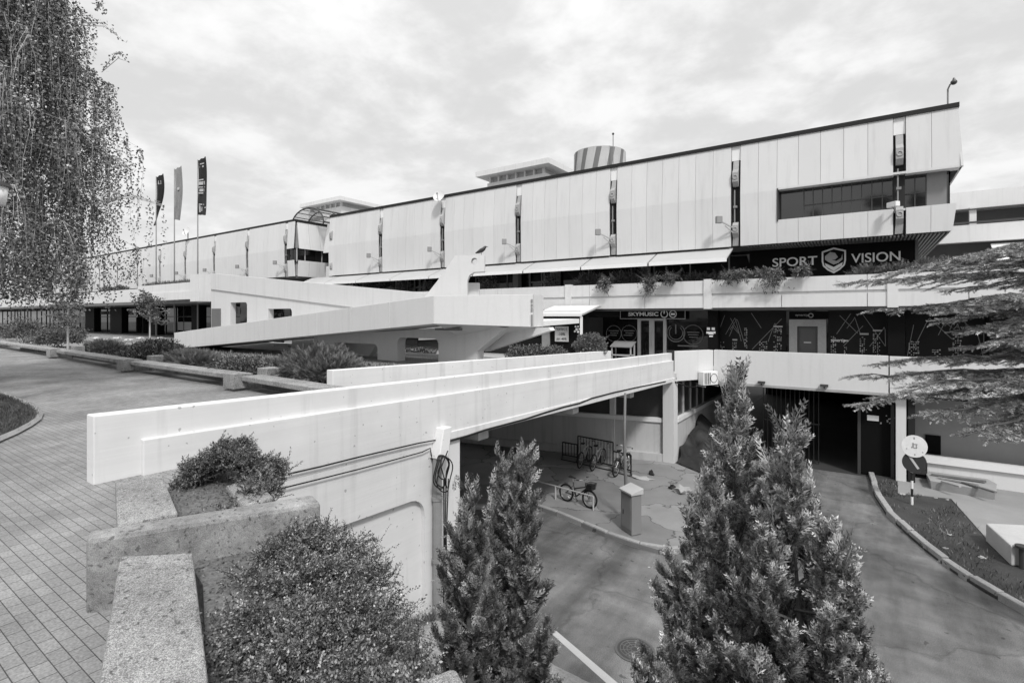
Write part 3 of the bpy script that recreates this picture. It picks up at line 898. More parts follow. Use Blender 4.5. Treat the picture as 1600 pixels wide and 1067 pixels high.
st.tube(pts, .03, 5); st.tube([(p[0] * .75 + c[0] * .25, ys2, p[2] * .75 + c[2] * .25) for p in pts], .02, 5); st.bar((c[0], ys2, c[2] - .05), (c[0], ys2, c[2] + .42), .06)
c = gy(1083, 523, ys2); st.ring((c[0], ys2, c[2]), .48, .02, (0, 1, 0), 32, 5)
for k in range(3): st.box(c[0] - .3 + .05 * k, c[0] + .3 - .04 * k, ys2 - .01, ys2 + .01, c[2] + .1 - .12 * k, c[2] + .14 - .12 * k)
c0 = gy(1059, 540, ys2); c1_ = gy(1091, 541, ys2); st.box(c0[0], c1_[0], ys2 - .01, ys2 + .01, c0[2] - .03, c0[2] + .03)
st.build('window_sticker', mat('grey_sticker', .16, .5, 1, .05, 10, 0), sf)
st = MB()
for px, py in ((1111, 517),):
    c = gy(px, py, 25.08)
    for dx, dz, w_, h_ in ((-.12, .1, .14, .12), (.1, .1, .14, .12), (-.16, -.08, .1, .1), (.0, -.1, .22, .14), (.15, -.07, .1, .1), (0, -.25, .16, .06)):
        st.box(c[0] + dx - w_ / 2, c[0] + dx + w_ / 2, 25.07, 25.095, c[2] + dz - h_ / 2, c[2] + dz + h_ / 2)
st.build('column_sticker', M_LETTER, mall)
# lower terrace floor and the parapets over the garage mouth
YT = 22.8
MB().box(-6.3, 18, YT + .25, 40, -2.55, FLOOR1).build('arcade_floor', M_GREYWALL, mall)
MB().prism([(-36, 17.6, -2.55), (-9.2, 17.6, -2.55), (-9.2, 20.2, -2.55), (-6.3, 20.9, -2.55), (-6.3, 40, -2.55), (-36, 40, -2.55)], (0, 0, .25)).build('arcade_floor', M_GREYWALL, mall)
xk = gy(1389, 560, YT)[0]
b = MB()
b.box(-5.27, xk - .015, YT, YT + .25, -2.78, -1.41)
b.box(xk + .03, 18, YT + .1, YT + .35, -2.78, -1.43)
b.build('garage_parapet', M_RAMP, mall)
b = MB(); b.box(-5.2, xk, YT - .02, YT + .3, -2.84, -2.74); b.build('drip_edge', M_STRUT, mall)
b = MB()
for px, py in ((1288, 602), (1190, 597)):
    c = gy(px, py, YT - .05); b.box(c[0] - .13, c[0] + .13, YT - .16, YT - .02, c[2] - .04, c[2] + .04); b.bar((c[0], YT - .09, c[2]), (c[0], YT - .09, c[2] - .12), .05)
b.build('wall_lamp', M_DFRAME, mall)
# garage
sheet('garage_floor', [(-6.3, 23.4), (1.25, 23.4), (1.25, 43.9), (-6.3, 43.9)], ROAD + .006, mat('shade_dark_asphalt', .045, .8, .8, .4, 50, .3))  # dark sheet over the road: the garage's shade put into the floor colour
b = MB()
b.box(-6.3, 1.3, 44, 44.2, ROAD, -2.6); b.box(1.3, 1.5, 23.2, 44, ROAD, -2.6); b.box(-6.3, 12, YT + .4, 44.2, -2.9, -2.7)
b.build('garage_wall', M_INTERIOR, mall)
b = MB()
gb0 = gy(1192, 650, 24.2)[0]
for k in range(13): b.box(gb0 + .17 * k, gb0 + .17 * k + .03, 24.2, 24.23, ROAD, -2.8)
for z in (-5.9, -4.4, -2.95): b.box(gb0, gb0 + 2.1, 24.17, 24.199, z, z + .06)
b.build('grille', M_BLACK, mall)
xa = gy(1340, 650, 23.6)[0]; xb = gy(1397, 650, 23.6)[0]
gdoor = MB().box(xa, xb, 23.6, 23.68, ROAD + .05, -3.3).build('garage_door', M_SIGN, mall)
bb = MB().box(xa, xa + .1, 23.54, 23.6, ROAD, -3.25).box(xb - .1, xb, 23.54, 23.6, ROAD, -3.25).build('door_frame', M_DFRAME, gdoor)
c = gy(1364, 653, 23.59); MB().box(c[0] - .18, c[0] + .18, 23.57, 23.598, c[2] - .1, c[2] + .1).build('notice', M_LETTER, gdoor)
b = MB(); rnd = random.Random(2)
for k in range(14): 
    dx, dz = rnd.uniform(.2, .7), rnd.uniform(-.2, .15); b.box(c[0] + dx, c[0] + dx + .035, 23.57, 23.598, c[2] + dz, c[2] + dz + .035)
b.build('notice_print', M_LETTER2, gdoor)
xa = gy(1400, 700, 23.2)[0]; xb = gy(1416, 700, 23.2)[0]
MB().box(xa, xb, 23.2, 23.75, ROAD, -2.7).build('column', M_WHITE, mall)
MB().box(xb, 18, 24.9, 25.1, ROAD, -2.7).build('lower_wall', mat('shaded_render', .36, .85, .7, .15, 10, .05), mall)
xv0 = gy(1446, 700, 24.85)[0]; xv1 = gy(1470, 700, 24.85)[0]
MB().box(xv0, xv1, 24.84, 24.895, -5.15, -4.45).build('vent', M_SIGN, mall)
yl = 24.0
xa = gy(1449, 720, yl)[0]
MB().box(xa, 18, yl, yl + .25, ROAD, -5.3).build('low_wall', M_WHITE, mall)
MB().box(gy(1416, 710, yl - .1)[0], 18, yl - .1, yl + .3, -5.3, -5.08).build('ledge', M_WHITE2, mall)
# basement wall behind the bicycles, corner column, wall along the garage road
cA = np.array([-6.55, 20.85]); cB = np.array([-22.0, 17.1])
dW = (cB - cA) / np.linalg.norm(cB - cA); nW = np.array([dW[1], -dW[0]])
if nW @ np.array([0, -1.0]) < 0: nW = -nW
def wallbox(b, s0, s1, d0, d1, z0, z1):
    q = [cA + dW * s0 + nW * d0, cA + dW * s1 + nW * d0, cA + dW * s1 + nW * d1, cA + dW * s0 + nW * d1]
    b.prism([(p[0], p[1], z0) for p in q], (0, 0, z1 - z0)); return b
b = wallbox(MB(), .25, 15.5, -.3, 0, ROAD, -4.32)
b.box(-6.55, -6.33, 21.15, 30, ROAD, -4.32)
b.build('basement_wall', M_GREYWALL, mall)
b = wallbox(MB(), .25, 15.5, -.34, .07, -4.32, -4.15); b.box(-6.6, -6.26, 21.15, 30, -4.32, -4.15); b.build('basement_ledge', M_WHITE, mall)
b = wallbox(MB(), .25, 15.5, 0, .2, ROAD + .1, ROAD + .42); b.build('plinth', M_GREYWALL, mall)
b = wallbox(MB(), .25, 15.5, -.2, -.14, -4.15, -2.45); b.box(-6.5, -6.44, 21.15, 30, -4.15, -2.45)
bw_ = b.build('basement_window', mat('dusty_glass', .04, .3, 1.5, .4, 12, .1, spec=.5), mall)
b = MB()
for s in (2.2, 4.2, 6.4, 8.6): wallbox(b, s, s + .07, -.14, -.08, -4.15, -2.5)
for y in (22.3, 23.4, 24.5, 25.6): b.box(-6.44, -6.38, y, y + .07, -4.15, -2.5)
b.build('mullion', M_FRAME, bw_)
MB().box(-6.74, -6.30, 20.62, 21.15, ROAD, -2.48).build('corner_column', M_RAMP, mall)
# return wall between the bridge and the garage parapet
b = MB().prism([(-6.37, 20.86, -2.62), (-5.29, 22.78, -2.62), (-5.5, 22.9, -2.62), (-6.6, 20.95, -2.62)], (0, 0, 1.21))
b.build('return_wall', M_RAMP, mall)

# ------------------------------------------------------------------ building further left
YL = 24.37
XLR = -38.1
lb = thing('neighbour_building', 'white panelled building beyond the gap, with an end window and shops behind the plaza', 'building', (XLR, YL, PLAZA))
MB().box(-190, XLR - 3.2, YL + .14, 50, 3.35, 7.72).box(XLR - 3.2, XLR - .15, YL + .14, 50, 5.64, 7.72).box(XLR - 3.2, XLR - .15, YL + .14, 50, 3.35, 4.48).build('upper_wall', M_BACK, lb)
P2 = [-39.2 - 5.95 * k for k in range(11)]
b = MB()
profl = [(-.11, 7.75), (-.26, 5.55), (-.22, 3.3)]
for k in range(10): panels(b, P2[k + 1] + GW, P2[k] - GW, YL, profl)
panels(b, -190, P2[10] - GW, YL, profl, wp=6)
panels(b, P2[0] + GW, XLR, YL, profl[:2]); panels(b, P2[0] + GW, XLR, YL, [(-.22, 4.6), (-.12, 3.3)])
for k in range(6):
    y = YL + .12 + 1.0 * k
    for z0, z1, o1, o0 in ((5.55, 7.75, .33, 0), (3.3, 4.6, .12, .22)):
        A = [(XLR + o1 - .02, y, z0), (XLR + o0 - .02, y, z1), (XLR + o0 - .09, y, z1), (XLR + o1 - .09, y, z0)]
        b.loft(A, [(p[0], p[1] + .975, p[2]) for p in A])
b.build('cladding', M_PANEL, lb)
w2 = MB().box(P2[0] - 0.1, XLR - .05, YL + .0, YL + .03, 4.5, 5.6).box(XLR - .1, XLR - .05, YL + .13, YL + 7, 4.5, 5.6).build('end_window', M_GLASS, lb)
for y_ in (.8, 2.4): MB().box(XLR - .06, XLR + .0, YL + y_, YL + y_ + .06, 4.5, 5.6).build('mullion', M_FRAME, w2)
MB().box(XLR - .12, XLR - .02, YL + .06, YL + .14, 4.5, 5.6).build('mullion', M_FRAME, w2)
MB().box(-190, XLR + .02, YL - .1, YL + 1.0, 7.74, 7.94).box(XLR - .6, XLR + .02, YL + 1.0, YL + 12, 7.74, 7.94).build('roof_edge', M_ROOF, lb)
for x in P2: strut(x, YL, lb, 3.3)
MB().box(-190, XLR - .2, YL + .1, 50, 3.2, 3.3).build('soffit', M_DARKWALL, lb)
MB().box(-190, XLR, 27, 27.1, 1.2, 3.25).build('upper_storefront', M_GLASS, lb)
# terrace parapets stepping forward towards the plaza
b = MB()
xa = gy(215, 450, 17.0)[0]; xb = gy(300, 450, 17.0)[0]; xc = gy(329, 450, 16.0)[0]
b.box(xa, xb + .3, 17.0, 17.3, 1.25, 2.46); b.box(xa, xb, 16.93, 17.0, 1.25, 1.82)
b.box(-190, xa, 20.0, 20.3, 1.30, 2.66); b.box(xa - .3, xa, 17.3, 20.3, 1.28, 2.56)
xc = gy(311, 450, 16.0)[0]; b.box(gy(297, 450, 16.0)[0], xc, 16.0, gx(330, 450, xc)[1], 1.02, 2.80)
b.build('terrace_parapet', M_WHITE, lb)
MB().box(-190, -29.5, 17.3, 30, 1.0, 1.24).build('terrace_slab', M_DARKWALL, lb)
YQ = 22.0
MB().box(-190, -22, YQ, YQ + .1, PLAZA, 1.05).build('ground_storefront', M_GLASS, lb)
fr = MB(); rnd = random.Random(4); x = -150
while x < -23:
    MB().box(x - .04, x + .04, YQ - .06, YQ, PLAZA, 1.0).build('mullion', M_DFRAME, lb); x += rnd.choice([1.6, 2.2, 3.0])
fr.box(-75, -22, YQ - .05, YQ, -.02, .05)
fr.build('transom', M_DFRAME, lb)
for px0, px1 in ((133, 147), (172, 190), (234, 246), (299, 311)):
    xa = gy(px0, 500, 20.5)[0]; xb = gy(px1, 500, 20.5)[0]
    MB().box(xa, xb, 20.5, 21.1, PLAZA, 1.02).build('column', M_SIGN, lb)
c0 = gy(150, 485, 21.9); c1_ = gy(176, 485, 21.9)
MB().box(c0[0], c1_[0], 21.93, 21.96, .28, .62).build('shop_board', M_PIPE, lb)
b = MB()
for px0, px1, py0, py1 in ((196, 208, 484, 492), (256, 264, 499, 503), (119, 131, 494, 504), (278, 300, 503, 516)):
    xa = gy(px0, 500, YQ - .03)[0]; xb = gy(px1, 500, YQ - .03)[0]; d_ = gy((px0 + px1) / 2, py0, YQ)[2]; e_ = gy((px0 + px1) / 2, py1, YQ)[2]
    MB().box(xa, xb, YQ - .03, YQ - .005, e_, d_).build('window_poster', M_LETTER2, lb)

# ------------------------------------------------------------------ roof structures
def tower(name, pxl, pxc, pxr, pyc, y, label):
    c = gy(pxc, pyc, y); zt = c[2]; xc = c[0]; xl = gy(pxl, pyc, y)[0]
    t = thing(name, label, 'rooftop building', (xc - 2, y + 2, 7.95))
    L = min(xc - xl, 14)
    MB().box(xc - L, xc, y, y + 9, zt - .55, zt - .1).box(xc - L, xc, y + .002, y + 9, zt - .1, zt).build('roof', M_WHITE, t)
    MB().box(xc - L + .9, xc - .9, y + 1.0, y + 8, 7.95, zt - 1.2).build('wall', M_WHITE, t)
    MB().box(xc - L + 1.2, xc - 1.3, y + 1.4, y + 7.5, zt - 1.2, zt - .55).build('window_strip', M_GREYWALL, t)
    b = MB()
    for k in range(7): b.box(xc - L + 1.1 + (L - 2.5) * k / 6, xc - L + 1.3 + (L - 2.5) * k / 6, y + 1.1, y + 1.4, zt - 1.2, zt - .55)
    b.build('post', M_WHITE, t)
    MB().box(xc - L + 1.2, xc - L + 1.2 + (L - 2) * .55, y + .9, y + 1.0, zt - 2.7, zt - 2.2).build('window', M_DARKWALL, t)
    return t, zt
tower('penthouse', 743, 857, 893, 246, 45, 'flat roofed penthouse with wide eaves on the roof, left of the striped tank')
tower('penthouse', 468, 531, 574, 306, 47, 'smaller flat roofed penthouse behind the gap between the two white buildings')
c = gy(937, 265, 42)
D_ = float(np.dot(c, FW)); r_ = 41.5 / 800 * D_; ztk = 267 / 800 * (D_ - r_)
tk = thing('striped_tank', 'round rooftop tank painted in slanting grey and white stripes', 'tank', (c[0], c[1], 7.95))
NS = 12
for k in range(2):
    b = MB(); n = 96
    for i in range(n):
        if (i % 8 < 3) == (k == 1):
            a0 = 2 * math.pi * i / n; a1 = 2 * math.pi * (i + 1) / n
            zz = np.linspace(7.95, ztk, 7)
            vs = []
            for z in zz:
                sl = ((z - 7.95) / 6.0 - .4) * .3 * (1 + .5 * (z - 7.95) / 6)
                rr_ = r_ * (1 - .04 * ((z - 7.95) / 6.5))
                for a in (a0 + sl, a1 + sl): vs.append((c[0] + rr_ * math.cos(a), c[1] + rr_ * math.sin(a), z))
            b.add(vs, [(2 * j, 2 * j + 1, 2 * j + 3, 2 * j + 2) for j in range(6)])
    b.build('stripe', (M_GREYWALL, mat('grey_stripe', .16, .7, 1, .05, 10, 0))[k], tk)
MB().cyl((c[0], c[1], ztk - .1), r_ * .95, .16, 48).build('tank_top', M_GREYWALL, tk)
c = gy(958, 240, 40); dD = float(np.dot(c, FW))
rm = thing('roof_mast', 'thin roof mast with a ball on top, rising beside the striped tank', 'mast', (c[0], c[1], 7.95))
MB().tube([(c[0], c[1], 7.95), (c[0], c[1], 284 / 800 * dD)], .035, 6).build('pole', M_PIPE, rm)
MB().ball((c[0], c[1], 285.5 / 800 * dD), .1).build('finial', M_DFRAME, rm)
# barrel vault canopy in the gap
cc0 = gy(462, 348, 26.0); cc1 = gy(512, 348, 26.0)
xa, xb = cc0[0], cc1[0]; zb = 7.75
bv = thing('vault_canopy', 'arched metal and glass canopy on the roofs over the gap between the buildings', 'canopy', ((xa + xb) / 2, 26, zb))
b = MB()
for y in (25.6, 27.05, 28.5, 29.95, 31.4):
    b.tube([(xa + (xb - xa) * .5 * (1 - math.cos(t)), y, zb + 1.35 * math.sin(t)) for t in np.linspace(0, math.pi, 15)], .06, 6)
for t in np.linspace(0, math.pi, 11):
    b.tube([(xa + (xb - xa) * .5 * (1 - math.cos(t)), y, zb + 1.35 * math.sin(t)) for y in (25.6, 31.4)], .04, 6)
b.build('rib', M_DFRAME, bv)
b = MB()
ts = np.linspace(0, math.pi, 15)
vs = [(xa + (xb - xa) * .5 * (1 - math.cos(t)), y, zb + 1.3 * math.sin(t)) for t in ts for y in (25.62, 31.38)]
b.add(vs, [(2 * i, 2 * i + 1, 2 * i + 3, 2 * i + 2) for i in range(14)])
mv = mat('frosted_glazing', .60, .3, 1, .15, 10, 0, spec=.5)
_t = mv.node_tree; _m = _t.nodes.new('ShaderNodeMixShader'); _m.inputs[0].default_value = .6; _tr = _t.nodes.new('ShaderNodeBsdfTransparent')
_t.links.new(_t.nodes['Principled BSDF'].outputs[0], _m.inputs[1]); _t.links.new(_tr.outputs[0], _m.inputs[2]); _t.links.new(_m.outputs[0], _t.nodes['Material Output'].inputs[0])
b.build('glazing', mv, bv)
# piece of facade in the gap
MB().prism([(-36.9, 26.5, 7.75), (-37.1, 26.2, 5.3), (-35.1, 26.2, 5.3), (-35.1, 26.5, 7.75)], (0, .2, 0)).box(-37.0, -35.1, 26.4, 26.6, 3.2, 4.2).build('gap_panel', M_PANEL, mall)
MB().box(-36.9, -35.1, 26.9, 27.0, 3.2, 6).build('gap_window', M_GLASS, mall)
# ------------------------------------------------------------------ wing on the far right
rw = thing('far_wing', 'distant white banded wing with a railed gallery, right of the main facade', 'building', (12, 40, ROAD))
MB().box(3, 75, 40, 40.4, 6.35, 7.35).box(3, 75, 39.6, 40.2, 4.35, 5.35).build('band', M_WHITE, rw)
MB().box(3, 75, 41.6, 41.8, ROAD, 7.2).build('gallery_wall', M_DARKWALL, rw)
MB().box(3, 75, 40.2, 42, 5.0, 5.3).box(3, 75, 40.4, 42, 6.4, 6.6).build('gallery_slab', M_GREYWALL, rw)
b = MB()
for k in range(90): b.box(8 + .16 * k, 8 + .16 * k + .035, 39.7, 39.73, 5.35, 6.25)
b.box(3, 40, 39.68, 39.75, 6.2, 6.28); b.box(3, 40, 39.55, 39.66, 5.42, 5.52)
b.build('railing', M_DFRAME, rw)
x = gy(1520, 330, 39.9)[0]; MB().box(x - .15, x + .15, 39.8, 40.1, 5.3, 6.4).build('post', M_WHITE, rw)
b = MB()
for k in range(4): b.prism([(6 + 7 * k, 38.2, 3.1), (6 + 7 * k, 39.9, 4.2), (12.9 + 7 * k, 39.9, 4.2), (12.9 + 7 * k, 38.2, 3.1)], (0, .05, -.05))
b.build('canopy', M_AWNW, rw)
MB().box(3, 75, 37.8, 38.1, .4, 2.2).build('parapet', M_WHITE, rw)
# ------------------------------------------------------------------ footbridge
XB = -6.43; XFAR = -8.72
def zt(y): return -1.005 - 0.0246 * (y - 1.87)
br = thing('footbridge', 'white concrete footbridge sloping from the plaza to the shop arcade over the lower road', 'footbridge', (XB - 1, 7, PLAZA))
y0, y1 = 1.87, 20.82
b = MB()
b.prism([(XB - .2, y0, zt(y0)), (XB - .2, y1, zt(y1)), (XB - .2, y1, zt(y1) - .5), (XB - .2, 2.3, zt(2.3) - .5), (XB - .2, 2.3, -1.75), (XB - .2, y0, -1.75)], (.2, 0, 0))
b.build('parapet', M_BOARD, br, bevel=.012)
b = MB()
ys = 2.28
b.prism([(XB - .18, ys, zt(ys) - .30), (XB - .18, y1, zt(y1) - .30), (XB - .18, y1, zt(y1) - 1.14), (XB - .18, ys, zt(ys) - 1.14)], (.25, 0, 0))
b.prism([(XB + .02, 7.08, zt(7.08) - 1.0), (XB + .02, y1, zt(y1) - 1.0), (XB + .02, y1, zt(y1) - 1.16), (XB + .02, 7.08, zt(7.08) - 1.16)], (.075, 0, 0))
b.build('girder', M_BOARD, br, bevel=.012)
b = MB()
b.prism([(XFAR - .2, 6.38, zt(6.38) + .05), (XFAR - .2, 20.0, zt(20) + .03), (XFAR - .2, 20.0, zt(20) - .78), (XFAR - .2, 6.38, zt(6.38) - .78)], (.2, 0, 0))
b.build('parapet', M_BOARD, br, bevel=.012)
b = MB()
b.prism([(XFAR - .2, 6.3, zt(6.3) - .70), (XFAR - .2, 22.9, zt(22.9) - .74), (XFAR - .2, 22.9, zt(22.9) - 1.0), (XFAR - .2, 6.3, zt(6.3) - 1.0)], (2.12, 0, 0))
b.build('deck', M_AGG, br)
b = MB()
for y in (8.4, 12.6, 16.8): b.box(XFAR - .1, XB - .2, y, y + .35, zt(y) - 1.42, zt(y) - .98)
for x in (XFAR - .18, XB - .95): b.prism([(x, 7.1, zt(7) - 1.3), (x, 20.8, zt(20.8) - 1.22), (x, 20.8, zt(20.8) - .97), (x, 7.1, zt(7) - .97)], (.3, 0, 0))
b.build('deck_beam', M_GREYWALL, br)
MB().box(XFAR - .2, XFAR + .02, 20.3, 20.6, -6, -2.2).build('post', M_WHITE, br); MB().box(-10.9, -10.7, 9.2, 9.34, -6, -2.0).build('post', M_WHITE, br)
MB().box(XB - .22, XB + .085, 20.825, 20.875, -2.2, -1.36).build('joint', M_BLACK, br)
# abutment with a sunk panel
ab = MB().prism([(XB - 2.3, 1.95, -6.05), (XB - 2.3, 7.06, -6.05), (XB - 2.3, 7.06, zt(7.06) - 1.12), (XB - 2.3, 1.95, zt(1.95) - 1.12)], (2.28, 0, 0))
ab.build('abutment', M_BOARD, br)
top = lambda y: zt(y) - 1.10
def py2(px, py):
    p = gx(px, py, XB + .02); return (p[1], p[2])
i0 = py2(526, 822); i1 = py2(640, 782); i2 = py2(661, 806); i3 = py2(662, 950)
arc = []
for t in np.linspace(0, 1, 7):
    a = np.array(i1); m_ = np.array(py2(660, 778)); c = np.array(i2)
    arc.append(tuple((1 - t) ** 2 * a + 2 * t * (1 - t) * m_ + t * t * c))
sl = (i1[1] - i0[1]) / (i1[0] - i0[0])
left = (2.6, i1[1] + sl * (2.6 - i1[0]))
outer = [(1.96, top(1.96)), (7.06, top(7.06)), (7.06, -6.0), (i3[0], -6.0)] + arc[::-1] + [left, (2.6, -6.0), (1.96, -6.0)]
MB().plate(outer, [], (XB - .021, 0, 0), EY, EZ, .088).build('abutment_frame', M_BOARD, br, bevel=.02)
# cables, hopper, downpipe and coil hung on the abutment
def cable(name, pts, r, label, m=M_CABLE):
    o = MB().tube(pts, r, 6).build(name, m, smooth=True)
    return tag(o, label, 'cable')
XC = XB + .10
def cab(px, py, dx=.015): return gx(px, py, XC + dx)
cable('cable', [cab(300, 775), cab(360, 762), cab(425, 746), cab(500, 729), cab(560, 714), cab(620, 700), cab(655, 692), cab(683, 687)], .012, 'upper black cable slung along the lower edge of the white bridge')
cable('cable', [cab(330, 790), cab(380, 778), cab(435, 764), cab(500, 748), cab(560, 733), cab(620, 717), cab(660, 706), cab(672, 700), cab(676, 720)], .010, 'lower black cable on the white abutment wall, ending at the hopper')
pts = [cab(px, py, .0) for px, py in ((697, 690), (730, 681), (760, 671), (790, 663), (820, 655), (850, 645), (880, 636), (905, 630), (925, 622), (960, 613), (1000, 604), (1040, 596))]
cable('cable', pts, .022, 'thick dark cable bundle running under the bridge edge towards the shops')
hp = thing('rain_hopper', 'white tapered rain hopper with grey downpipe on the end of the abutment', 'downpipe', gx(684, 900, XB + .1))
b = MB()
ya, yb = gx(672, 690, XB + .1)[1], gx(697, 690, XB + .1)[1]; ym = (ya + yb) / 2
zh0, zh1 = gx(684, 712, XB + .1)[2], gx(684, 668, XB + .1)[2]
x0, x1_ = XB + .066, XB + .3
b.loft([(x0, ya + .02, zh0), (x1_, ya + .02, zh0), (x1_, yb - .16, zh0), (x0, yb - .16, zh0)], [(x0, ym - .02, zh1), (x1_ - .05, ym - .02, zh1), (x1_ - .05, yb, zh1), (x0, yb, zh1)])
b.build('hopper', M_BOARD, hp, bevel=.015)
yp = gx(683, 800, XB + .16)[1]
b = MB().tube([(XB + .16, yp, zh0 + .05), (XB + .16, yp, -5.8)], .085, 12)
for z in (-3.2, -4.3): b.tube([(XB + .16, yp, z), (XB + .16, yp, z - .06)], .1, 12)
b.build('pipe', M_PIPE, hp, smooth=False)
b = MB()
cc = gx(689, 737, XB + .32)
for k, (r_, dz) in enumerate(((.25, 0), (.235, .02), (.17, .08), (.26, -.03))):
    b.tube([(cc[0] + .03 * k + .03 * math.sin(3 * t), cc[1] + r_ * .72 * math.cos(t), cc[2] + dz + r_ * 1.15 * math.sin(t)) for t in np.linspace(0, 2 * math.pi, 30)], .011, 5)
b.tube([cc + np.array([.05, .1, -.3]), cc + np.array([.05, -.05, .1]), cc + np.array([.05, .12, .35])], .011, 5)
tag(b.build('cable_coil', M_CABLE, smooth=True), 'coil of black cable hanging over the downpipe by the abutment', 'cable coil')
b = MB()
for k in range(3): b.tube([(XB + .2 + .03 * k, yp + .13 + .03 * k, cc[2] - .2), (XB + .2, yp + .14 + .03 * k, -4), (XB + .18 + .03 * k, yp + .13 + .03 * k, -5.7)], .012, 5)
tag(b.build('cable', M_CABLE, smooth=True), 'bundle of dark cables dropping beside the grey downpipe', 'cable')
b = MB().box(XB - .01, XB + .06, 7.07, 7.5, -6.0, zt(7.3) - 1.16)
b.build('abutment_edge', M_WHITE, br)
# retaining wall of the plaza under the bridge
tag(MB().prism([(-9.0, 6.3, -6.05), (-13.4, 8.2, -6.05), (-17.5, 14, -6.05), (-17.5, 17.0, -6.05), (-17.9, 17, -6.05), (-17.9, 14, -6.05), (-13.6, 7.9, -6.05), (-9.0, 5.9, -6.05)], (0, 0, 6.03 + PLAZA)).build('plaza_wall', M_GREYWALL), 'shaded retaining wall of the plaza under the footbridge', 'wall')

# ------------------------------------------------------------------ pedestrian ramp with landing
rp = thing('pedestrian_ramp', 'folded white concrete ramp with landing, fin and sloping parapets in front of the shopping centre', 'ramp', (-14, 13.5, PLAZA))
P0 = gy(272, 520, 12.24); P0b = gy(272, 545, 12.24); P1 = gy(678, 462, 12.24); P1b = gy(678, 506, 12.24)
Dl = float(np.dot(P1, FW))
Q1 = gd(833, 460, Dl); Q1b = gd(833, 511, Dl)
b = MB()
th = np.array([.03, .22, 0])
nseg = 9
for k in range(nseg):
    t0, t1 = k / nseg, (k + 1) / nseg
    e = .004 / nseg
    q = [P0 + (P1 - P0) * (t0 + e), P0 + (P1 - P0) * (t1 - e), P0b + (P1b - P0b) * (t1 - e), P0b + (P1b - P0b) * (t0 + e)]
    b.prism(q, th)
q = [P1, Q1, Q1b, P1b]
nn = np.array([-(Q1 - P1)[1], (Q1 - P1)[0], 0]); nn = nn / np.linalg.norm(nn) * .22
b.prism(q, nn)
b.build('parapet', M_RAMP, rp, bevel=.01)
# landing end face, turning back
E1 = gd(849, 460, Dl + .7); E1[2] = Q1[2]; E1b = E1 * 1.0; E1b[2] = Q1b[2]
b = MB(); b.prism([Q1 + np.array([.012, .012, -.003]), E1, E1b, Q1b + np.array([.012, .012, .002])], (-.2, .06, 0))
E2 = E1 * (1 + 2.4 / Dl); E2[2] = E1[2]; b.prism([E1, E2, E2 + (Q1b - Q1), E1b], (-.2, .0, 0))
b.build('landing_end', M_RAMP, rp)
b = MB()
for k in range(3):
    c = gy(834, 470 + 5 * k, 1.0) * 0
b = MB()
pp = gd(831, 470, Dl - .02)
for k, h in enumerate((.1, .07, .12, .35)): b.obox(pp + np.array([0, 0, -.0 - .14 * k - (.2 if k == 3 else 0)]), RT, EZ, FW, .06, h, .03)
b.build('number_plate', M_PIPE, rp)
# decks
b = MB()
def dn(p, h): return p + np.array([0, 0, h])
w2_ = np.array([0, 2.2, 0])
b.prism([P0b + th * 1.02, P1b + th * 1.02, dn(P1b, .16) + th * 1.02, dn(P0b, .16) + th * 1.02], w2_)
b.prism([P1b + nn * 1.02, Q1b + nn * 1.02, E1b + np.array([-.25, 0, 0]), P1b + np.array([3.1, 4.2, 0]), P1b + w2_ + th], (0, 0, .16))
b.build('deck', M_RAMP, rp)
# tapered soffit under the landing
b = MB()
zb = P1b[2]
A = [P1b + nn * 1.05, Q1b + nn * 1.05, E1b + np.array([-.3, 0, 0]), P1b + w2_]
cen = sum(A) / 4
B = [cen + (p - cen) * np.array([.5, .5, 1]) + np.array([-.8, .5, -.42]) for p in A]
b.loft([dn(p, -.005) for p in A], B)
b.build('haunch', M_RAMP, rp)
# piers with rounded openings below the ramp
yp_ = 13.7
def yz(px, py, y=yp_): p = gy(px, py, y); return (p[0], p[2])
xa = yz(560, 540)[0]; xb = yz(745, 540)[0]
zt0 = -.42
outer = [(xa - 3, -.75), (xa + 1.5, -.58), (xb, -.3), yz(790, 512), yz(745, 549), (yz(738, 560)[0], -3), (xa - 3, -3)]
h1 = rrect(yz(621, 540)[0], yz(685, 540)[0], -2.2, yz(650, 528)[1], .22)
h2 = rrect(yz(520, 540)[0], yz(590, 540)[0], -2.2, yz(570, 537)[1], .22)
MB().plate(outer, [h1, h2], (0, yp_ + .4, 0), EX, EZ, .4).build('pier', M_RAMP, rp)
MB().plate([yz(735, 515), yz(842, 512), yz(845, 517), yz(742, 551), yz(735, 548)], [], (0, yp_ + .9, 0), EX, EZ, .3).build('bracket', M_RAMP, rp)
# soffit lamps
b = MB()
for px, py in ((440, 540), (700, 514)):
    c = gy(px, py, 13.0); b.box(c[0] - .55, c[0] + .55, 12.95, 13.1, c[2] - .05, c[2] + .03)
b.build('tube_lamp', M_DARKWALL, rp)
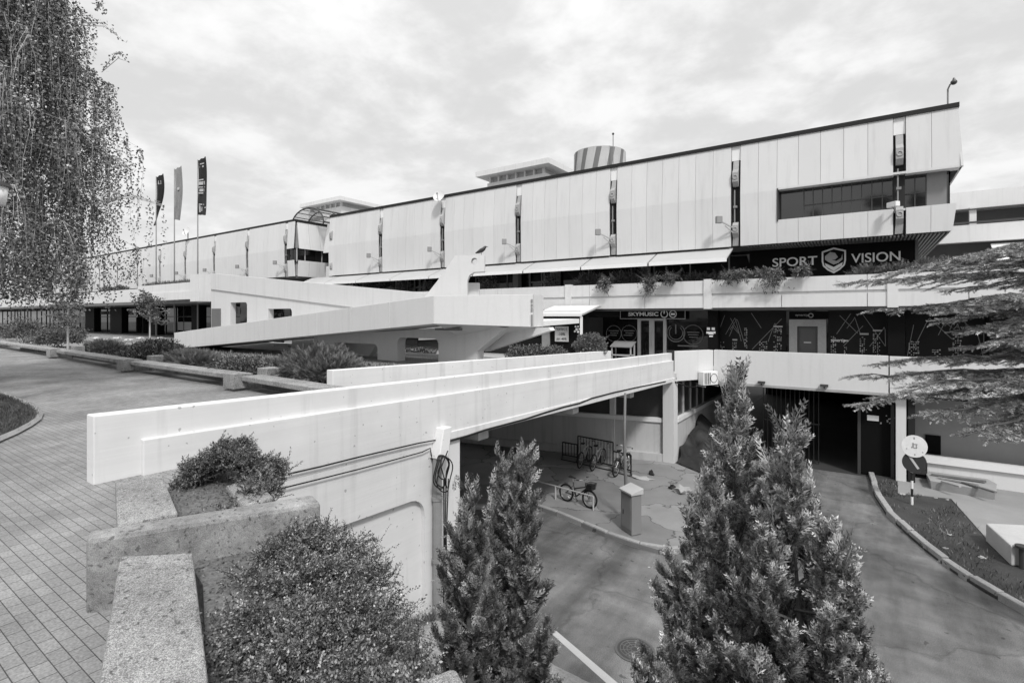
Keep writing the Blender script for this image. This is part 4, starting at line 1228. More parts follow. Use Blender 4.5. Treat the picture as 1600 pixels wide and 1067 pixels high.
# upper flight wall
yu = 14.75
u0 = gy(330, 428, yu); u1 = gy(705, 463, yu)
xz = lambda px, py: (gy(px, py, yu)[0], gy(px, py, yu)[2])
zz0 = -1.75
xq = xz(575, 500)[0]; xq2 = xz(612, 500)[0]
outer = [(u0[0], zz0), (xq, zz0), (xq2, -.2), (u1[0], u1[2] - .75), (u1[0], u1[2]), (u0[0], u0[2])]
A = xz(360, 505); B = xz(386, 472); h1 = rrect(A[0], B[0], A[1] - .8, B[1], .18, corners=(0, 0, 1, 0))
A = xz(419, 520); B = xz(456, 482); h2 = rrect(A[0], B[0], A[1] - .5, B[1], .18, corners=(0, 0, 1, 0))
MB().plate(outer, [h1, h2], (0, yu + .3, 0), EX, EZ, .3).build('upper_wall', M_RAMP, rp)
b = MB()
c0 = xz(329, 452.5); c1_ = xz(560, 482)
def wedge(d0, d1, o0, o1, y_):
    b.prism([(u0[0] - .01, y_ + o0, u0[2] + d0), (u1[0], y_ + o0, u1[2] + d0), (u1[0], y_ + o0, u1[2] + d1), (u0[0] - .01, y_ + o0, u0[2] + d1)], (0, o1 - o0, 0))
H_ = u0[2] - c0[1]
wedge(.03, -H_ * .97, -.07, .33, yu)
b.build('upper_parapet', M_RAMP, rp)
MB().prism([(u0[0], yu + .3, u0[2] - H_ - .1), (u1[0], yu + .3, u1[2] - H_ - .1), (u1[0], yu + .3, u1[2] - H_ + .1), (u0[0], yu + .3, u0[2] - H_ + .1)], (0, 2.0, 0)).build('deck', M_DARKWALL, rp)
c = gy(338, 493, yu - .02)
MB().box(c[0] - .55, c[0] + .5, yu - .03, yu - .005, c[2] - .75, c[2] + .4).build('notice_board', M_DARKWALL, rp)
c = gy(365, 484, yu + .35)
wr = MB().box(c[0] - .9, c[0] + 3.6, yu + 1.2, yu + 1.25, c[2] - 2.2, c[2] + 1.2).build('dark_glazing', M_GLASS, rp)
c = gy(366, 486, yu + 1.1)
b = MB(); b.ring((c[0], yu + 1.1, c[2]), .3, .05, (0, 1, 0)); b.build('window_emblem', M_LETTER2, rp)

# fin on the landing
df = Dl + .55
f0 = gd(0, 0, 1) * 0
o_f = FW * df
def fa(px, py): return ((px - 800) / 800 * df, (495 - py) / 800 * df)
finp = [(663, 464), (682, 440), (711, 399), (757, 398), (757, 424), (740, 425), (733, 430), (730, 438), (730, 464)]
hole = [(fa(741, 408)[0] + .105 * math.cos(t), fa(741, 408)[1] + .115 * math.sin(t)) for t in np.linspace(0, 2 * math.pi, 22)[:-1]]
MB().plate([fa(*p) for p in finp], [hole], o_f + FW * .5, RT, EZ, .45).build('fin', M_RAMP, rp, bevel=.012)
MB().plate([fa(*p) for p in ((729.5, 464), (729.5, 440), (747, 440), (747, 464))], [], o_f + FW * .9, RT, EZ, .3).build('fin_base', M_RAMP, rp)
cb = gd(752, 398.5, df + .25)
bd = thing('crow', 'dark crow perched on top of the concrete fin', 'bird', cb)
b = MB()
b.tube([cb + RT * a + EZ * z for a, z in ((-.2, .06), (-.1, .1), (0, .15), (.09, .21), (.13, .27), (.17, .29))], [.015, .05, .075, .06, .045, .02], 8)
b.build('body', M_BLACK, bd, smooth=True)
MB().tube([cb + RT * .16 + EZ * .285, cb + RT * .24 + EZ * .275], [.018, .004], 6).build('beak', M_DFRAME, bd)
b = MB()
for s in (-.03, .03): b.tube([cb + FW * s + RT * .0 + EZ * .1, cb + FW * s + EZ * .0], .008, 5)
b.build('leg', M_DFRAME, bd)

# ------------------------------------------------------------------ near planter: seats, cross blocks, soil
soil = [cg(-1.0, 1.7, 0), cg(-1.75, 2.9, 0), cg(-2.35, 3.55, 0), cg(-3.0, 4.4, 0), cg(-3.35, 5.3, 0), cg(-3.0, 5.7, 0), cg(-1.86, 4.1, 0), cg(-1.22, 3.55, 0), cg(-.12, 1.86, 0), cg(.1, 1.2, 0)]
b = MB(); b.prism([(p[0], p[1], PLAZA - .02) for p in soil], (0, 0, .20))
b.build('planter_soil', M_SOIL, kind='structure')
def slab_px(name, px4, z, h, label, cat, m, group=None, bev=.015, parent=None):
    q = [gz(px, py, z) for px, py in px4]
    b = MB().prism([p - np.array([0, 0, h]) for p in q], (0, 0, h))
    o = b.build(name, m, parent, bevel=bev)
    if parent is None: tag(o, label, cat, group)
    return o
slab_px('seat_slab', [(187, 868), (301, 862), (329, 1090), (150, 1090)], -1.36, .12, 'nearest pitted concrete seat slab running to the bottom of the view', 'bench', M_AGG, 'seat slabs of the near planter')
slab_px('seat_slab', [(180, 752), (252, 737), (278, 800), (183, 822)], -1.36, .12, 'short concrete seat slab between the cross block and the end of the bridge', 'bench', M_AGG, 'seat slabs of the near planter')
cbk = [gz(134, 842, -1.27), gz(138, 828, -1.27), gz(489, 771, -1.27), gz(502, 784, -1.27)]
b = MB().prism([p - np.array([0, 0, .46]) for p in cbk], (0, 0, .46))
tag(b.build('cross_block', M_AGGD, bevel=.03), 'long weathered concrete cross block dividing the near planter', 'concrete block')
slab_px('cross_block', [(640, 1066), (712, 1036), (735, 1075), (690, 1120)], -1.30, .3, 'speckled concrete block corner at the foot of the two left conifers', 'concrete block', M_AGG, bev=.03)
slab_px('cross_block', [(352, 758), (398, 745), (428, 776), (380, 790)], -1.42, .2, 'small square concrete block half hidden under the shrub by the bridge', 'concrete block', M_AGG, bev=.02)
# legs of the seats
for px4, lab in (([(215, 900), (290, 897), (292, 940), (212, 944)], 'near'),):
    pass
# ------------------------------------------------------------------ far benches along the shrub bed
bk = [(357, 611), (187, 582), (75, 560), (-20, 543)]
BP = [gz(px, py, PLAZA) for px, py in bk]
bnames = ['nearest', 'second', 'third', 'farthest']
for k, p in enumerate(BP):
    t = thing('bench_block', '%s concrete support block along the bed of shrubs%s' % (bnames[k], ' with streaked face' if k == 0 else ''), 'concrete block', p, 'support blocks of the far benches')
    MB().box(p[0] - .26, p[0] + .2, p[1], p[1] + .34, PLAZA + .05, -1.30).build('front_block', M_AGG, t, bevel=.015)
    MB().box(p[0] - .15, p[0] + .1, p[1] + .08, p[1] + 1.2, PLAZA, -1.46).build('core', M_AGGD, t)
    MB().box(p[0] - .2, p[0] + .22, p[1] + .78, p[1] + 1.15, PLAZA, -1.24).build('rear_block', M_AGG, t, bevel=.015)
BP2 = [np.array([-7.7, BP[0][1] - .30, 0])] + BP
sl_ = ['short concrete bench slab running behind the end of the bridge parapet', 'long concrete bench slab in front of the spiky grey shrubs', 'concrete bench slab between the second and third support blocks', 'far concrete bench slab at the left edge of the plaza']
for k in range(4):
    a, c = BP2[k], BP2[k + 1]
    e = .02
    x1_, x0_ = a[0] - (.2 if k else 0), c[0] + .22
    f = lambda x: a[1] + (c[1] - a[1]) * (x - a[0]) / (c[0] - a[0])
    b = MB().prism([(x0_, f(x0_) + .2, -1.47), (x1_, f(x1_) + .2, -1.47), (x1_, f(x1_) + .68, -1.47), (x0_, f(x0_) + .68, -1.47)], (0, 0, .11))
    tag(b.build('bench_slab', M_AGG, bevel=.015), sl_[k], 'bench', 'bench slabs by the shrub bed')
bed = [(-8.95, 6.35), (-8.95, 11.6)] + [(-36, 11.9), (-36, 7.4)] + [(BP[2][0], BP[2][1] + .8), (BP[0][0], BP[0][1] + .75)]
b = MB(); b.prism([(x, y, PLAZA - .02) for x, y in bed], (0, 0, .12)); b.build('shrub_bed', M_SOIL, kind='structure')
# lawn on the far left with its kerb
lw = [gz(px, py, PLAZA) for px, py in ((-60, 607), (-20, 612), (15, 622), (40, 632), (56, 641), (62, 649), (58, 658), (44, 668), (22, 680), (-10, 694), (-60, 714))]
b = MB(); b.prism([(p[0], p[1], PLAZA - .02) for p in lw] + [(lw[-1][0] - 8, lw[-1][1] - 3, PLAZA - .02), (lw[0][0] - 9, lw[0][1] - 2, PLAZA - .02)], (0, 0, .06))
b.build('lawn_soil', M_GRASSG, kind='structure')
b = MB(); b.tube([p + np.array([0, 0, .03]) for p in lw], .05, 4); b.build('lawn_edging', M_KERB, kind='structure')

# ------------------------------------------------------------------ poles with banners
def banner(px, pyt, pyb, yb, label, m, wtop, curl, marks, group='banner poles'):
    y = 18.2
    p = gy(px, pyt, y); D = float(np.dot(p, FW)); ztp = p[2]
    t = thing('banner_pole', label, 'flag', (p[0], y, PLAZA), group)
    MB().tube([(p[0], y, PLAZA), (p[0], y, ztp + .05)], [.06, .035], 8).build('pole', M_PIPE, t, smooth=True)
    zl_ = gy(px, pyb, y)[2]
    n = 16; k2 = 7; vs = []; fs = []
    for i in range(n + 1):
        v = i / n; z = ztp + (zl_ - ztp) * v
        a = curl(v); wd = wtop
        for j in range(k2 + 1):
            s = j / k2 * wd
            q = RT * (s * math.cos(a)) + FW * (s * math.sin(a) + .07 * math.sin(j * 1.7 + v * 5))
            vs.append((p[0] + q[0] + .05, y + q[1], z + (1 - v) * .22 * s / wd * 1.4 + .0))
    for i in range(n):
        for j in range(k2): fs.append((i * (k2 + 1) + j, i * (k2 + 1) + j + 1, (i + 1) * (k2 + 1) + j + 1, (i + 1) * (k2 + 1) + j))
    b = MB().add(vs, fs); bo = b.build('banner', m, t, smooth=True, recalc=False)
    if marks:
        mk = MB()
        for v0, v1, j0, j1 in marks:
            for sgn in (-.02,):
                def P(v, j):
                    i = v * n; i0 = int(min(i, n - 1)); fi = i - i0; j0_ = int(min(j, k2 - 1)); fj = j - j0_
                    q = [np.array(vs[(i0 + a) * (k2 + 1) + j0_ + c]) for a in (0, 1) for c in (0, 1)]
                    return (q[0] * (1 - fj) + q[1] * fj) * (1 - fi) + (q[2] * (1 - fj) + q[3] * fj) * fi - FW * .025
                mk.add([P(v0, j0), P(v0, j1), P(v1, j1), P(v1, j0)], [(0, 1, 2, 3)])
        mk.build('banner_print', M_LETTER2, bo, recalc=False)
banner(309.0, 251, 336, 0, 'tallest banner pole, with a broad black banner carrying pale print', M_FLAGD, .55, lambda v: .15 + .7 * math.sin(v * 3.0) , [(.08, .1, 2, 5), (.12, .15, 1.5, 4.5), (.36, .38, 1, 5), (.40, .46, 1, 6), (.49, .51, 1, 6), (.53, .58, 1.5, 5.5), (.60, .62, 1, 5), (.80, .82, 1, 5), (.83, .95, 1, 2), (.85, .87, 3, 6), (.86, .93, 3, 4)])
banner(272.5, 265, 343, 0, 'middle banner pole, with a pale grey creased banner', M_FLAGG, .50, lambda v: .25 + 1.0 * v, [(.38, .43, 2.5, 5)])
banner(244, 277, 352, 0, 'shortest banner pole, with a dark banner twisted to a point', M_FLAGD, .54, lambda v: .2 + 2.3 * v, [(.1, .17, 2, 4)])

# street lamp at the left edge
c = gd(-9, 320, 10)
lp = thing('street_lamp', 'street lamp with white shade and dark cap among birch leaves at the left edge', 'street lamp', (c[0], c[1], PLAZA))
MB().tube([(c[0], c[1], PLAZA), (c[0], c[1], c[2])], [.06, .045], 10).build('pole', M_DFRAME, lp)
MB().cyl(c, .16, .36, 20, r2=.21).build('lamp_shade', M_WHITE2, lp, smooth=True)
MB().cyl(c + np.array([0, 0, .36]), .25, .06, 20, r2=.24).cyl(c + np.array([0, 0, .42]), .22, .08, 20, r2=.06).build('cap', M_DFRAME, lp)

# ------------------------------------------------------------------ roof fittings: floodlights, dishes, lamp
def flood(x, y0, lab, ang=0.0, group='floodlights on the facade struts'):
    z = 4.25
    o = np.array([x - .1, y0 - .34, z - .15])
    t = thing('floodlight', lab, 'floodlight', o, group)
    e = o + np.array([-.42, -.42, .26])
    MB().bar(o, e, .05).bar(o + np.array([.02, .05, -.25]), o + np.array([-.28, -.25, .08]), .035).build('arm', M_STRUT, t)
    MB().obox(e + np.array([-.08, -.05, .08]), np.array([.8, .6, 0]), np.array([-.6, .8, 0]), EZ, .27, .2, .32).build('lamp_head', mat('lamp_housing', .24, .5, 3, .2, 30, .1), t, bevel=.02)
    return t
for k, x in enumerate(PIL[1:]):
    flood(x, YF, 'grey floodlight on the %s strut from the right end of the main facade' % ORD[k + 1])
for k, x in enumerate(P2[:5]):
    flood(x, YL, 'small floodlight on the %s strut from the right end of the neighbouring facade' % ORD[k])
c = gy(1398, 322, YF - .6)
cm = thing('facade_camera', 'pale surveillance camera on the strut in front of the window band', 'camera', c)
MB().bar(c + np.array([0, .35, -.2]), c, .05).build('arm', M_STRUT, cm)
MB().obox(c + np.array([-.05, -.05, .05]), np.array([.7, -.7, 0]), np.array([.7, .7, 0]), EZ, .42, .2, .2).build('housing', M_PLASTIC, cm, bevel=.02)
def dish(px, py, y, r_, lab):
    c = gy(px, py, y)
    t = thing('satellite_dish', lab, 'satellite dish', (c[0], c[1], 7.9))
    b = MB(); n = 24; vs = []; fs = []
    ax = np.array([.25, -.9, .35]); ax /= np.linalg.norm(ax); a = np.cross(ax, EZ); a /= np.linalg.norm(a); u = np.cross(a, ax)
    for i in range(6):
        rr_ = r_ * i / 5
        for k in range(n):
            q = 2 * math.pi * k / n
            vs.append(c + (a * math.cos(q) + u * math.sin(q)) * rr_ + ax * (.25 * (rr_ / r_) ** 2 * r_))
    for i in range(5):
        for k in range(n): fs.append((i * n + k, i * n + (k + 1) % n, (i + 1) * n + (k + 1) % n, (i + 1) * n + k))
    b.add(vs, fs); b.build('reflector', M_WHITE, t, smooth=True)
    MB().bar(c - u * r_, c + ax * r_ * .9, .03).bar(c + ax * r_ * .95, c + ax * r_ * .8, .09).build('feed_arm', M_PIPE, t)
    MB().tube([(c[0], c[1] + .1, 7.85), (c[0], c[1] + .1, c[2])], .05, 8).build('mast', M_PIPE, t)
dish(686.5, 307, YF - .55, .40, 'white satellite dish on the roof edge above the middle of the facade')
dish(292, 362, YL - .4, .45, 'pale satellite dish on the roof edge of the neighbouring building')
c = gy(1481, 166, YF + 1.0)
rl = thing('roof_lamp', 'slender lamp on a bent pole above the right end of the roof', 'lamp', c)
tp = gy(1481, 140, YF + 1.0)
MB().tube([c, tp, tp + np.array([.06, -.05, .15]), tp + np.array([.16, -.1, .2])], .03, 8).build('pole', M_PIPE, rl)
MB().ball(tp + np.array([.17, -.1, .2]), .11, sc=(1, 1, .9)).build('lamp_head', M_DFRAME, rl, smooth=True)
MB().cyl(tp + np.array([.17, -.1, .27]), .06, .1, 10, r2=.03).build('cap', M_DFRAME, rl)

# ------------------------------------------------------------------ air conditioner, cabinet, post, sign, blocks, debris
c = gx(1103, 591, -5.7)
dR = np.array([.515, .857, 0]); dN = np.array([.857, -.515, 0])
c = np.array([-6.37, 20.86, 0]) + dR * 1.62; c = gd(1103, 590, float(np.dot(c, FW))) + dN * .12
ac = thing('air_conditioner', 'white air conditioner on the return wall above the basement windows', 'air conditioner', c - EZ * .3)
MB().obox(c, dR, dN, EZ, .80, .30, .56).build('casing', M_PLASTIC, ac, bevel=.02)
b = MB()
for k in range(4): b.obox(c - dR * (.32 - .09 * k) + dN * .15, dR, dN, EZ, .035, .03, .46)
b.build('grille', M_DFRAME, ac)
b = MB().ring(c + dR * .17 + dN * .155, .18, .012, dN); b.build('fan_guard', M_DFRAME, ac)
MB().bar(c - dR * .35 - EZ * .33 - dN * .3, c - dR * .35 - EZ * .33 + dN * .2, .04).bar(c + dR * .35 - EZ * .33 - dN * .3, c + dR * .35 - EZ * .33 + dN * .2, .04).build('bracket', M_PIPE, ac)
# sagging cables along the return wall
pts = [np.array([-6.3, 20.75, -2.62]), np.array([-6.0, 21.6, -2.9]), np.array([-5.7, 22.3, -2.95]), np.array([-5.4, 22.9, -2.7])]
cable('cable', pts, .03, 'sagging dark cable bundle below the air conditioner')
c = gz(986, 831, ROAD + .11)
kb = thing('electric_cabinet', 'grey metal electric cabinet at the kerb of the lower sidewalk', 'cabinet', c)
Dc = float(np.dot(c, FW)); hC = 66 / 800 * Dc
a1_ = np.array([.84, -.54, 0]); a2_ = np.array([.54, .84, 0])
MB().obox(c + EZ * (hC / 2 - .02), a1_, a2_, EZ, .50, .32, hC - .08).build('body', M_CAB, kb, bevel=.01)
A = [c + EZ * (hC - .06) + a1_ * i + a2_ * j for i, j in ((-.29, -.2), (.29, -.2), (.29, .2), (-.29, .2))]
MB().loft(A, [A[0] + EZ * .05, A[1] + EZ * .05, A[2] + EZ * .16, A[3] + EZ * .16]).build('lid', mat('cabinet_lid', .42, .5, 2, .15, 30, .05), kb, bevel=.008)
MB().obox(c + EZ * .55 - a2_ * .165 - a1_ * .12, a1_, a2_, EZ, .03, .02, .12).build('handle', M_DFRAME, kb)
MB().obox(c + EZ * (hC / 2) - a2_ * .162, a1_, a2_, EZ, .42, .008, hC - .3).build('door', mat('cabinet_door', .26, .5, 2, .15, 30, .05), kb)
c = gz(976, 812, ROAD + .11); Dc = float(np.dot(c, FW))
tp = gd(977, 614, Dc)
b = MB(); rnd = random.Random(1)
b.tube([c, c + (tp - c) * .3 + RT * .03, c + (tp - c) * .6 - RT * .02, tp], [.045, .05, .04, .035], 7)
po = tag(b.build('timber_post', M_TIMBER, smooth=True), 'rough timber post standing behind the electric cabinet', 'post')
# round traffic sign, seen from behind, above a dark disc on a striped pole
c = gz(1425, 788, ROAD + .06); Dc = float(np.dot(c, FW))
sp = thing('sign_post', 'striped post with a faded white round sign above a dark one, on the dirt island', 'road sign', c)
ztop = gd(1428, 688, Dc)[2]
nb = 8; zz = np.linspace(c[2], ztop, nb + 1)
for k in range(2):
    b = MB()
    for i in range(nb):
        if i % 2 == k: b.tube([(c[0], c[1], zz[i]), (c[0], c[1], zz[i + 1])], .035, 10)
    b.build('pole_band', (M_WHITE2, M_BLACK)[k], sp)
for py, m_, nm_, ww in ((697, mat('faded_sign', .62, .7, 6, .18, 30, .1), 'white_disc', 17), (722, M_BLACK, 'dark_disc', 16)):
    q = gd(1428.5, py, Dc - .08); r_ = ww / 800 * Dc
    nf = np.array([.25, -.95, .1]); nf = nf / np.linalg.norm(nf)
    d = MB().cyl(q, r_, .015, 32, axis=nf).build(nm_, m_, sp)
    if nm_ == 'white_disc':
        bb = MB(); ax = np.cross(EZ, nf); ax = -ax / np.linalg.norm(ax)
        ax = np.cross(nf, EZ); ax = ax if ax @ RT > 0 else -ax; ax /= np.linalg.norm(ax); up_ = np.cross(ax, nf); up_ = up_ if up_[2] > 0 else -up_
        for i_, j_, s1_, s2_ in ((0, .72, .07, .14), (-.1, .1, .08, .3), (.08, .18, .22, .06), (.15, .0, .06, .25), (.05, -.15, .2, .06), (-.2, -.1, .06, .1), (-.6, -.25, .06, .06), (.6, -.5, .07, .07), (0, -.75, .06, .1)):
            bb.obox(q + nf * .018 + ax * i_ * r_ + up_ * j_ * r_, ax, nf, up_, s1_ * r_ * 1.4, .006, s2_ * r_ * 1.4)
        bb.build('sign_marks', M_PIPE, d)
    else:
        bb = MB(); ax = np.cross(nf, EZ); ax = ax if ax @ RT > 0 else -ax; ax /= np.linalg.norm(ax); up_ = np.cross(ax, nf); up_ = up_ if up_[2] > 0 else -up_
        bb.bar(q + nf * .02 + (-ax * .5 + up_ * .75) * r_, q + nf * .02 + (ax * .3 - up_ * .6) * r_, .2 * r_, .006, up=nf)
        bb.build('sign_bar', M_LETTER2, d)
# long low trough with planks on it
p = [gz(1447, 752, -5.9), gz(1453, 763, -5.9), gz(1557, 781, -5.9), gz(1558, 769, -5.9), gz(1530, 752, -5.9), gz(1460, 741, -5.9)]
b = MB(); cen = sum(p) / 6
b.loft([cen + (q - cen) * np.array([.96, .96, 1]) - EZ * .05 for q in p], [q + EZ * .28 for q in p])
tag(b.build('concrete_trough', mat('trough_concrete', .33, .9, 2, .2, 30, .15, bump=.3), bevel=.02), 'low grey concrete trough below the white ledge wall', 'trough')
for k, (a, c_, w_, lab) in enumerate((((1455, 741), (1541, 752), .12, 'dark plank lying at the back of the concrete trough'), ((1466, 746), (1530, 757), .08, 'pale broken plank lying across the middle of the trough'), ((1500, 752), (1556, 769), .1, 'dark splintered plank at the right end of the trough'), ((1472, 752), (1500, 760), .09, 'short pale offcut at the front of the trough'))):
    A = gz(*a, -5.58); B = gz(*c_, -5.55)
    tag(MB().bar(A, B, w_, .05).build('plank', M_TIMBER if k % 2 == 0 else mat('pale_timber', .34, .9, 3, .3, 30, .2)), lab, 'plank', 'planks on the trough')
# angular concrete block at the right edge
q = [gz(1540, 845, -5.93), gz(1580, 884, -5.93), gz(1640, 884, -5.93), gz(1640, 850, -5.93)]
b = MB().prism(q, (0, 0, .48)); b.V = [v for v in b.V]
tag(b.build('concrete_block', mat('block_concrete', .46, .9, 2, .15, 30, .12, bump=.25), bevel=.03), 'pale angular concrete block on the apron at the right edge', 'concrete block')
c = gz(1597, 852, -5.4)
hy = thing('iron_bollard', 'small dark iron bollard with a flat cap behind the angular concrete block', 'bollard', c - EZ * .53)
MB().tube([c - EZ * .53, c - EZ * .05], .06, 10).build('stem', M_DFRAME, hy)
MB().cyl(c - EZ * .05, .13, .05, 14).build('cap', M_DFRAME, hy)
# white utility boxes beside the garage column
c = gz(1390, 727, -5.9)
tag(MB().obox(c + EZ * .25, EX, EY, EZ, .3, .25, .42).build('canister', M_PLASTIC, bevel=.05), 'white canister standing at the dark garage side door', 'canister')
# low white barrier rail by the bicycle
M_RAIL = mat('worn_white_paint', .42, .6, 4, .3, 30, .1)
A = gz(868, 780, ROAD + .115); B = gz(927, 797, ROAD + .115)
rlg = thing('barrier_rail', 'low white barrier rail on two posts beside the parked bicycle', 'barrier', (A + B) / 2)
d = (B - A) / np.linalg.norm(B - A)
MB().tube([A, A + EZ * .42], .026, 8).build('post', M_RAIL, rlg); MB().tube([B, B + EZ * .42], .026, 8).build('post', M_RAIL, rlg)
MB().tube([A - d * 1.3 + EZ * .44, B + EZ * .42], .022, 8).build('rail', M_RAIL, rlg)

# ------------------------------------------------------------------ bicycles and racks
def bicycle(loc, rz, label, scale=1.0, basket=False, frame_v=.03, lean=0.0, group='parked bicycles', fat=.030, fender=False):
    t = thing('bicycle', label, 'bicycle', loc, group, rz)
    t.rotation_euler = (lean, 0, rz)
    t.scale = (scale,) * 3
    mf = mat('bike_frame_%d' % int(frame_v * 1000), frame_v, .35, 3, .1, 30, 0, spec=.5)
    def B(): return MB()
    R_ = .33
    for x in (-.52, .52):
        w_ = B().ring((x, 0, R_), R_ - fat, fat, (0, 1, 0), 32, 7).build('tyre', M_RUBBER, t, local=True, smooth=True)
        B().ring((x, 0, R_), R_ - fat * 2.2, .010, (0, 1, 0), 32, 5).build('rim', M_STEEL, w_, local=True, smooth=True)
        s = B()
        for k in range(14):
            a = 2 * math.pi * k / 14; s.tube([(x, .02 * (-1) ** k, R_), (x + (R_ - .05) * math.cos(a), 0, R_ + (R_ - .05) * math.sin(a))], .0022, 3)
        s.tube([(x, -.05, R_), (x, .05, R_)], .022, 8)
        s.build('spokes', M_STEEL, w_, local=True)
        if fender:
            B().tube([(x + (R_ + .03) * math.cos(a), 0, R_ + (R_ + .03) * math.sin(a)) for a in np.linspace(.4, 2.9, 14)], .02, 5).build('mudguard', mf, t, local=True)
    bb_ = (-.08, 0, .28); st = (-.22, 0, .78); hd = (.33, 0, .80); hl = (.36, 0, .66)
    f = B()
    f.tube([bb_, st], .024, 8); f.tube([(-.19, 0, .66), (hd[0] + .0, 0, .76)] if not basket else [(-.16, 0, .55), (.34, 0, .72)], .024, 8); f.tube([bb_, hl], .028, 8)
    for s in (-.045, .045): f.tube([bb_, (-.52, s, R_)], .011, 6); f.tube([(-.19, 0, .68), (-.52, s, R_)], .010, 6)
    f.tube([(.375, 0, .60), (.315, 0, .86)], .022, 8)
    f.build('frame', mf, t, local=True, smooth=True)
    f = B()
    for s in (-.05, .05): f.tube([(.375, s, .62), (.44, s, .45), (.52, s, R_)], .013, 6)
    f.bar((.375, -.06, .62), (.375, .06, .62), .03); f.build('fork', mf, t, local=True)
    h = B().tube([(.315, 0, .86), (.30, 0, .95)], .014, 8).tube([(.22, -.30, .99), (.30, -.2, .99), (.33, -.08, .95), (.33, .08, .95), (.30, .2, .99), (.22, .30, .99)], .012, 7).build('handlebar', M_STEEL, t, local=True, smooth=True)
    B().tube([(.24, -.30, .99), (.14, -.32, .985)], .018, 7).tube([(.24, .30, .99), (.14, .32, .985)], .018, 7).build('grip', M_RUBBER, h, local=True)
    s = B().tube([(-.22, 0, .76), (-.245, 0, .92)], .013, 7)
    s.build('seat_post', M_STEEL, t, local=True)
    B().loft([(-.40, -.085, .93), (-.40, .085, .93), (-.22, .05, .93), (-.10, .02, .92), (-.10, -.02, .92), (-.22, -.05, .93)], [(-.40, -.075, .985), (-.40, .075, .985), (-.22, .04, .965), (-.10, .015, .95), (-.10, -.015, .95), (-.22, -.04, .965)]).build('saddle', M_RUBBER, t, local=True, bevel=.012)
    c = B().ring((-.08, -.05, .28), .09, .008, (0, 1, 0), 20, 5).bar((-.08, -.07, .28), (.06, -.07, .18), .02).bar((-.08, .07, .28), (-.22, .07, .38), .02)
    c.bar((.02, -.12, .18), (.10, -.12, .18), .03).bar((-.26, .12, .38), (-.18, .12, .38), .03)
    c.tube([(-.08, -.05, .37), (-.52, -.05, .37)], .006, 4).tube([(-.08, -.05, .19), (-.52, -.05, .29)], .006, 4)
    c.build('crank', M_DFRAME, t, local=True)
    if basket:
        k = B()
        for z, g_ in ((.70, .84), (.80, .92), (.90, 1.0)):
            k.tube([(.44 - .02 * 0, -.16 * g_, z), (.44 + .26 * g_, -.16 * g_, z), (.44 + .26 * g_, .16 * g_, z), (.44, .16 * g_, z)], .012, 5, closed=True)
        for i in range(7):
            x = .44 + .26 * i / 6
            for s in (-1, 1): k.tube([(.44 + .26 * .84 * i / 6, s * .16 * .84, .68), (x, s * .16, .91)], .007, 4)
        for i in range(7):
            y = -.16 + .32 * i / 6
            for x0 in (0, 1): k.tube([(.44 + .26 * .84 * x0, y * .84, .68), (.44 + .26 * x0, y, .91)], .007, 4)
        k.box(.45, .44 + .22, -.14, .14, .675, .69)
        k.box(.46, .655, -.13, .13, .69, .86)
        k.build('basket', M_BLACK, t, local=True)
    return t
ZS = ROAD + .115
ra = gz(884.5, 783, ZS); fa_ = gz(921, 794, ZS)
mid = (ra + fa_) / 2; rz = math.atan2(fa_[1] - ra[1], fa_[0] - ra[0])
bicycle(mid, rz, 'dark bicycle with a black front basket leaning by the low white rail', np.linalg.norm(fa_ - ra) / 1.04, basket=True, fat=.034, lean=-.05)
def rackbike(pxb, pyb, pxf, pyf, label, v, fender=False):
    a = gz(pxb, pyb, ZS); f = gz(pxf, pyf, ZS)
    d = f - a; L = np.linalg.norm(d)
    m_ = (a + f) / 2
    bicycle(m_, math.atan2(d[1], d[0]), label, .98, frame_v=v, fender=fender, lean=.06)
rackbike(904, 733, 922, 720, 'grey bicycle parked leftmost in the rack, with a light curved frame', .30)
rackbike(924, 737, 943, 724, 'pale framed bicycle in the middle of the rack', .42)
rackbike(960, 746, 981, 733, 'black bicycle with mudguards at the right end of the rack', .02, True)
def rack(pxa, pya, pxb, pyb, hgt, nbar, label, depth=0.0):
    A = gz(pxa, pya, ZS); B = gz(pxb, pyb, ZS)
    t = thing('bicycle_rack', label, 'bicycle rack', (A + B) / 2, 'bicycle racks')
    f = MB().tube([A, A + EZ * hgt], .028, 6).tube([B, B + EZ * hgt], .028, 6).tube([A + EZ * hgt, B + EZ * hgt], .028, 6).tube([A + EZ * .1, B + EZ * .1], .028, 6)
    n_ = np.array([.4, -.9, 0]) * .5
    f.tube([A + EZ * .03 - n_ * .4, A + n_ + EZ * .03], .025, 6).tube([B + EZ * .03 - n_ * .4, B + n_ + EZ * .03], .025, 6).tube([A + n_ + EZ * .03, B + n_ + EZ * .03], .02, 6)
    f.build('frame', M_BLACK, t)
    f = MB()
    for k in range(1, nbar): 
        p = A + (B - A) * k / nbar; f.tube([p + EZ * .1, p + EZ * hgt], .014, 5)
    f.build('bars', M_BLACK, t)
rack(879, 713.5, 902, 718, .62, 5, 'low black bicycle rack, empty, left of the parked bicycles')
rack(903, 719, 958, 731, 1.0, 12, 'tall black bicycle rack holding two bicycles against the grey wall')
rack(958, 732, 986, 739, .68, 6, 'low black bicycle rack holding the bicycle with mudguards')

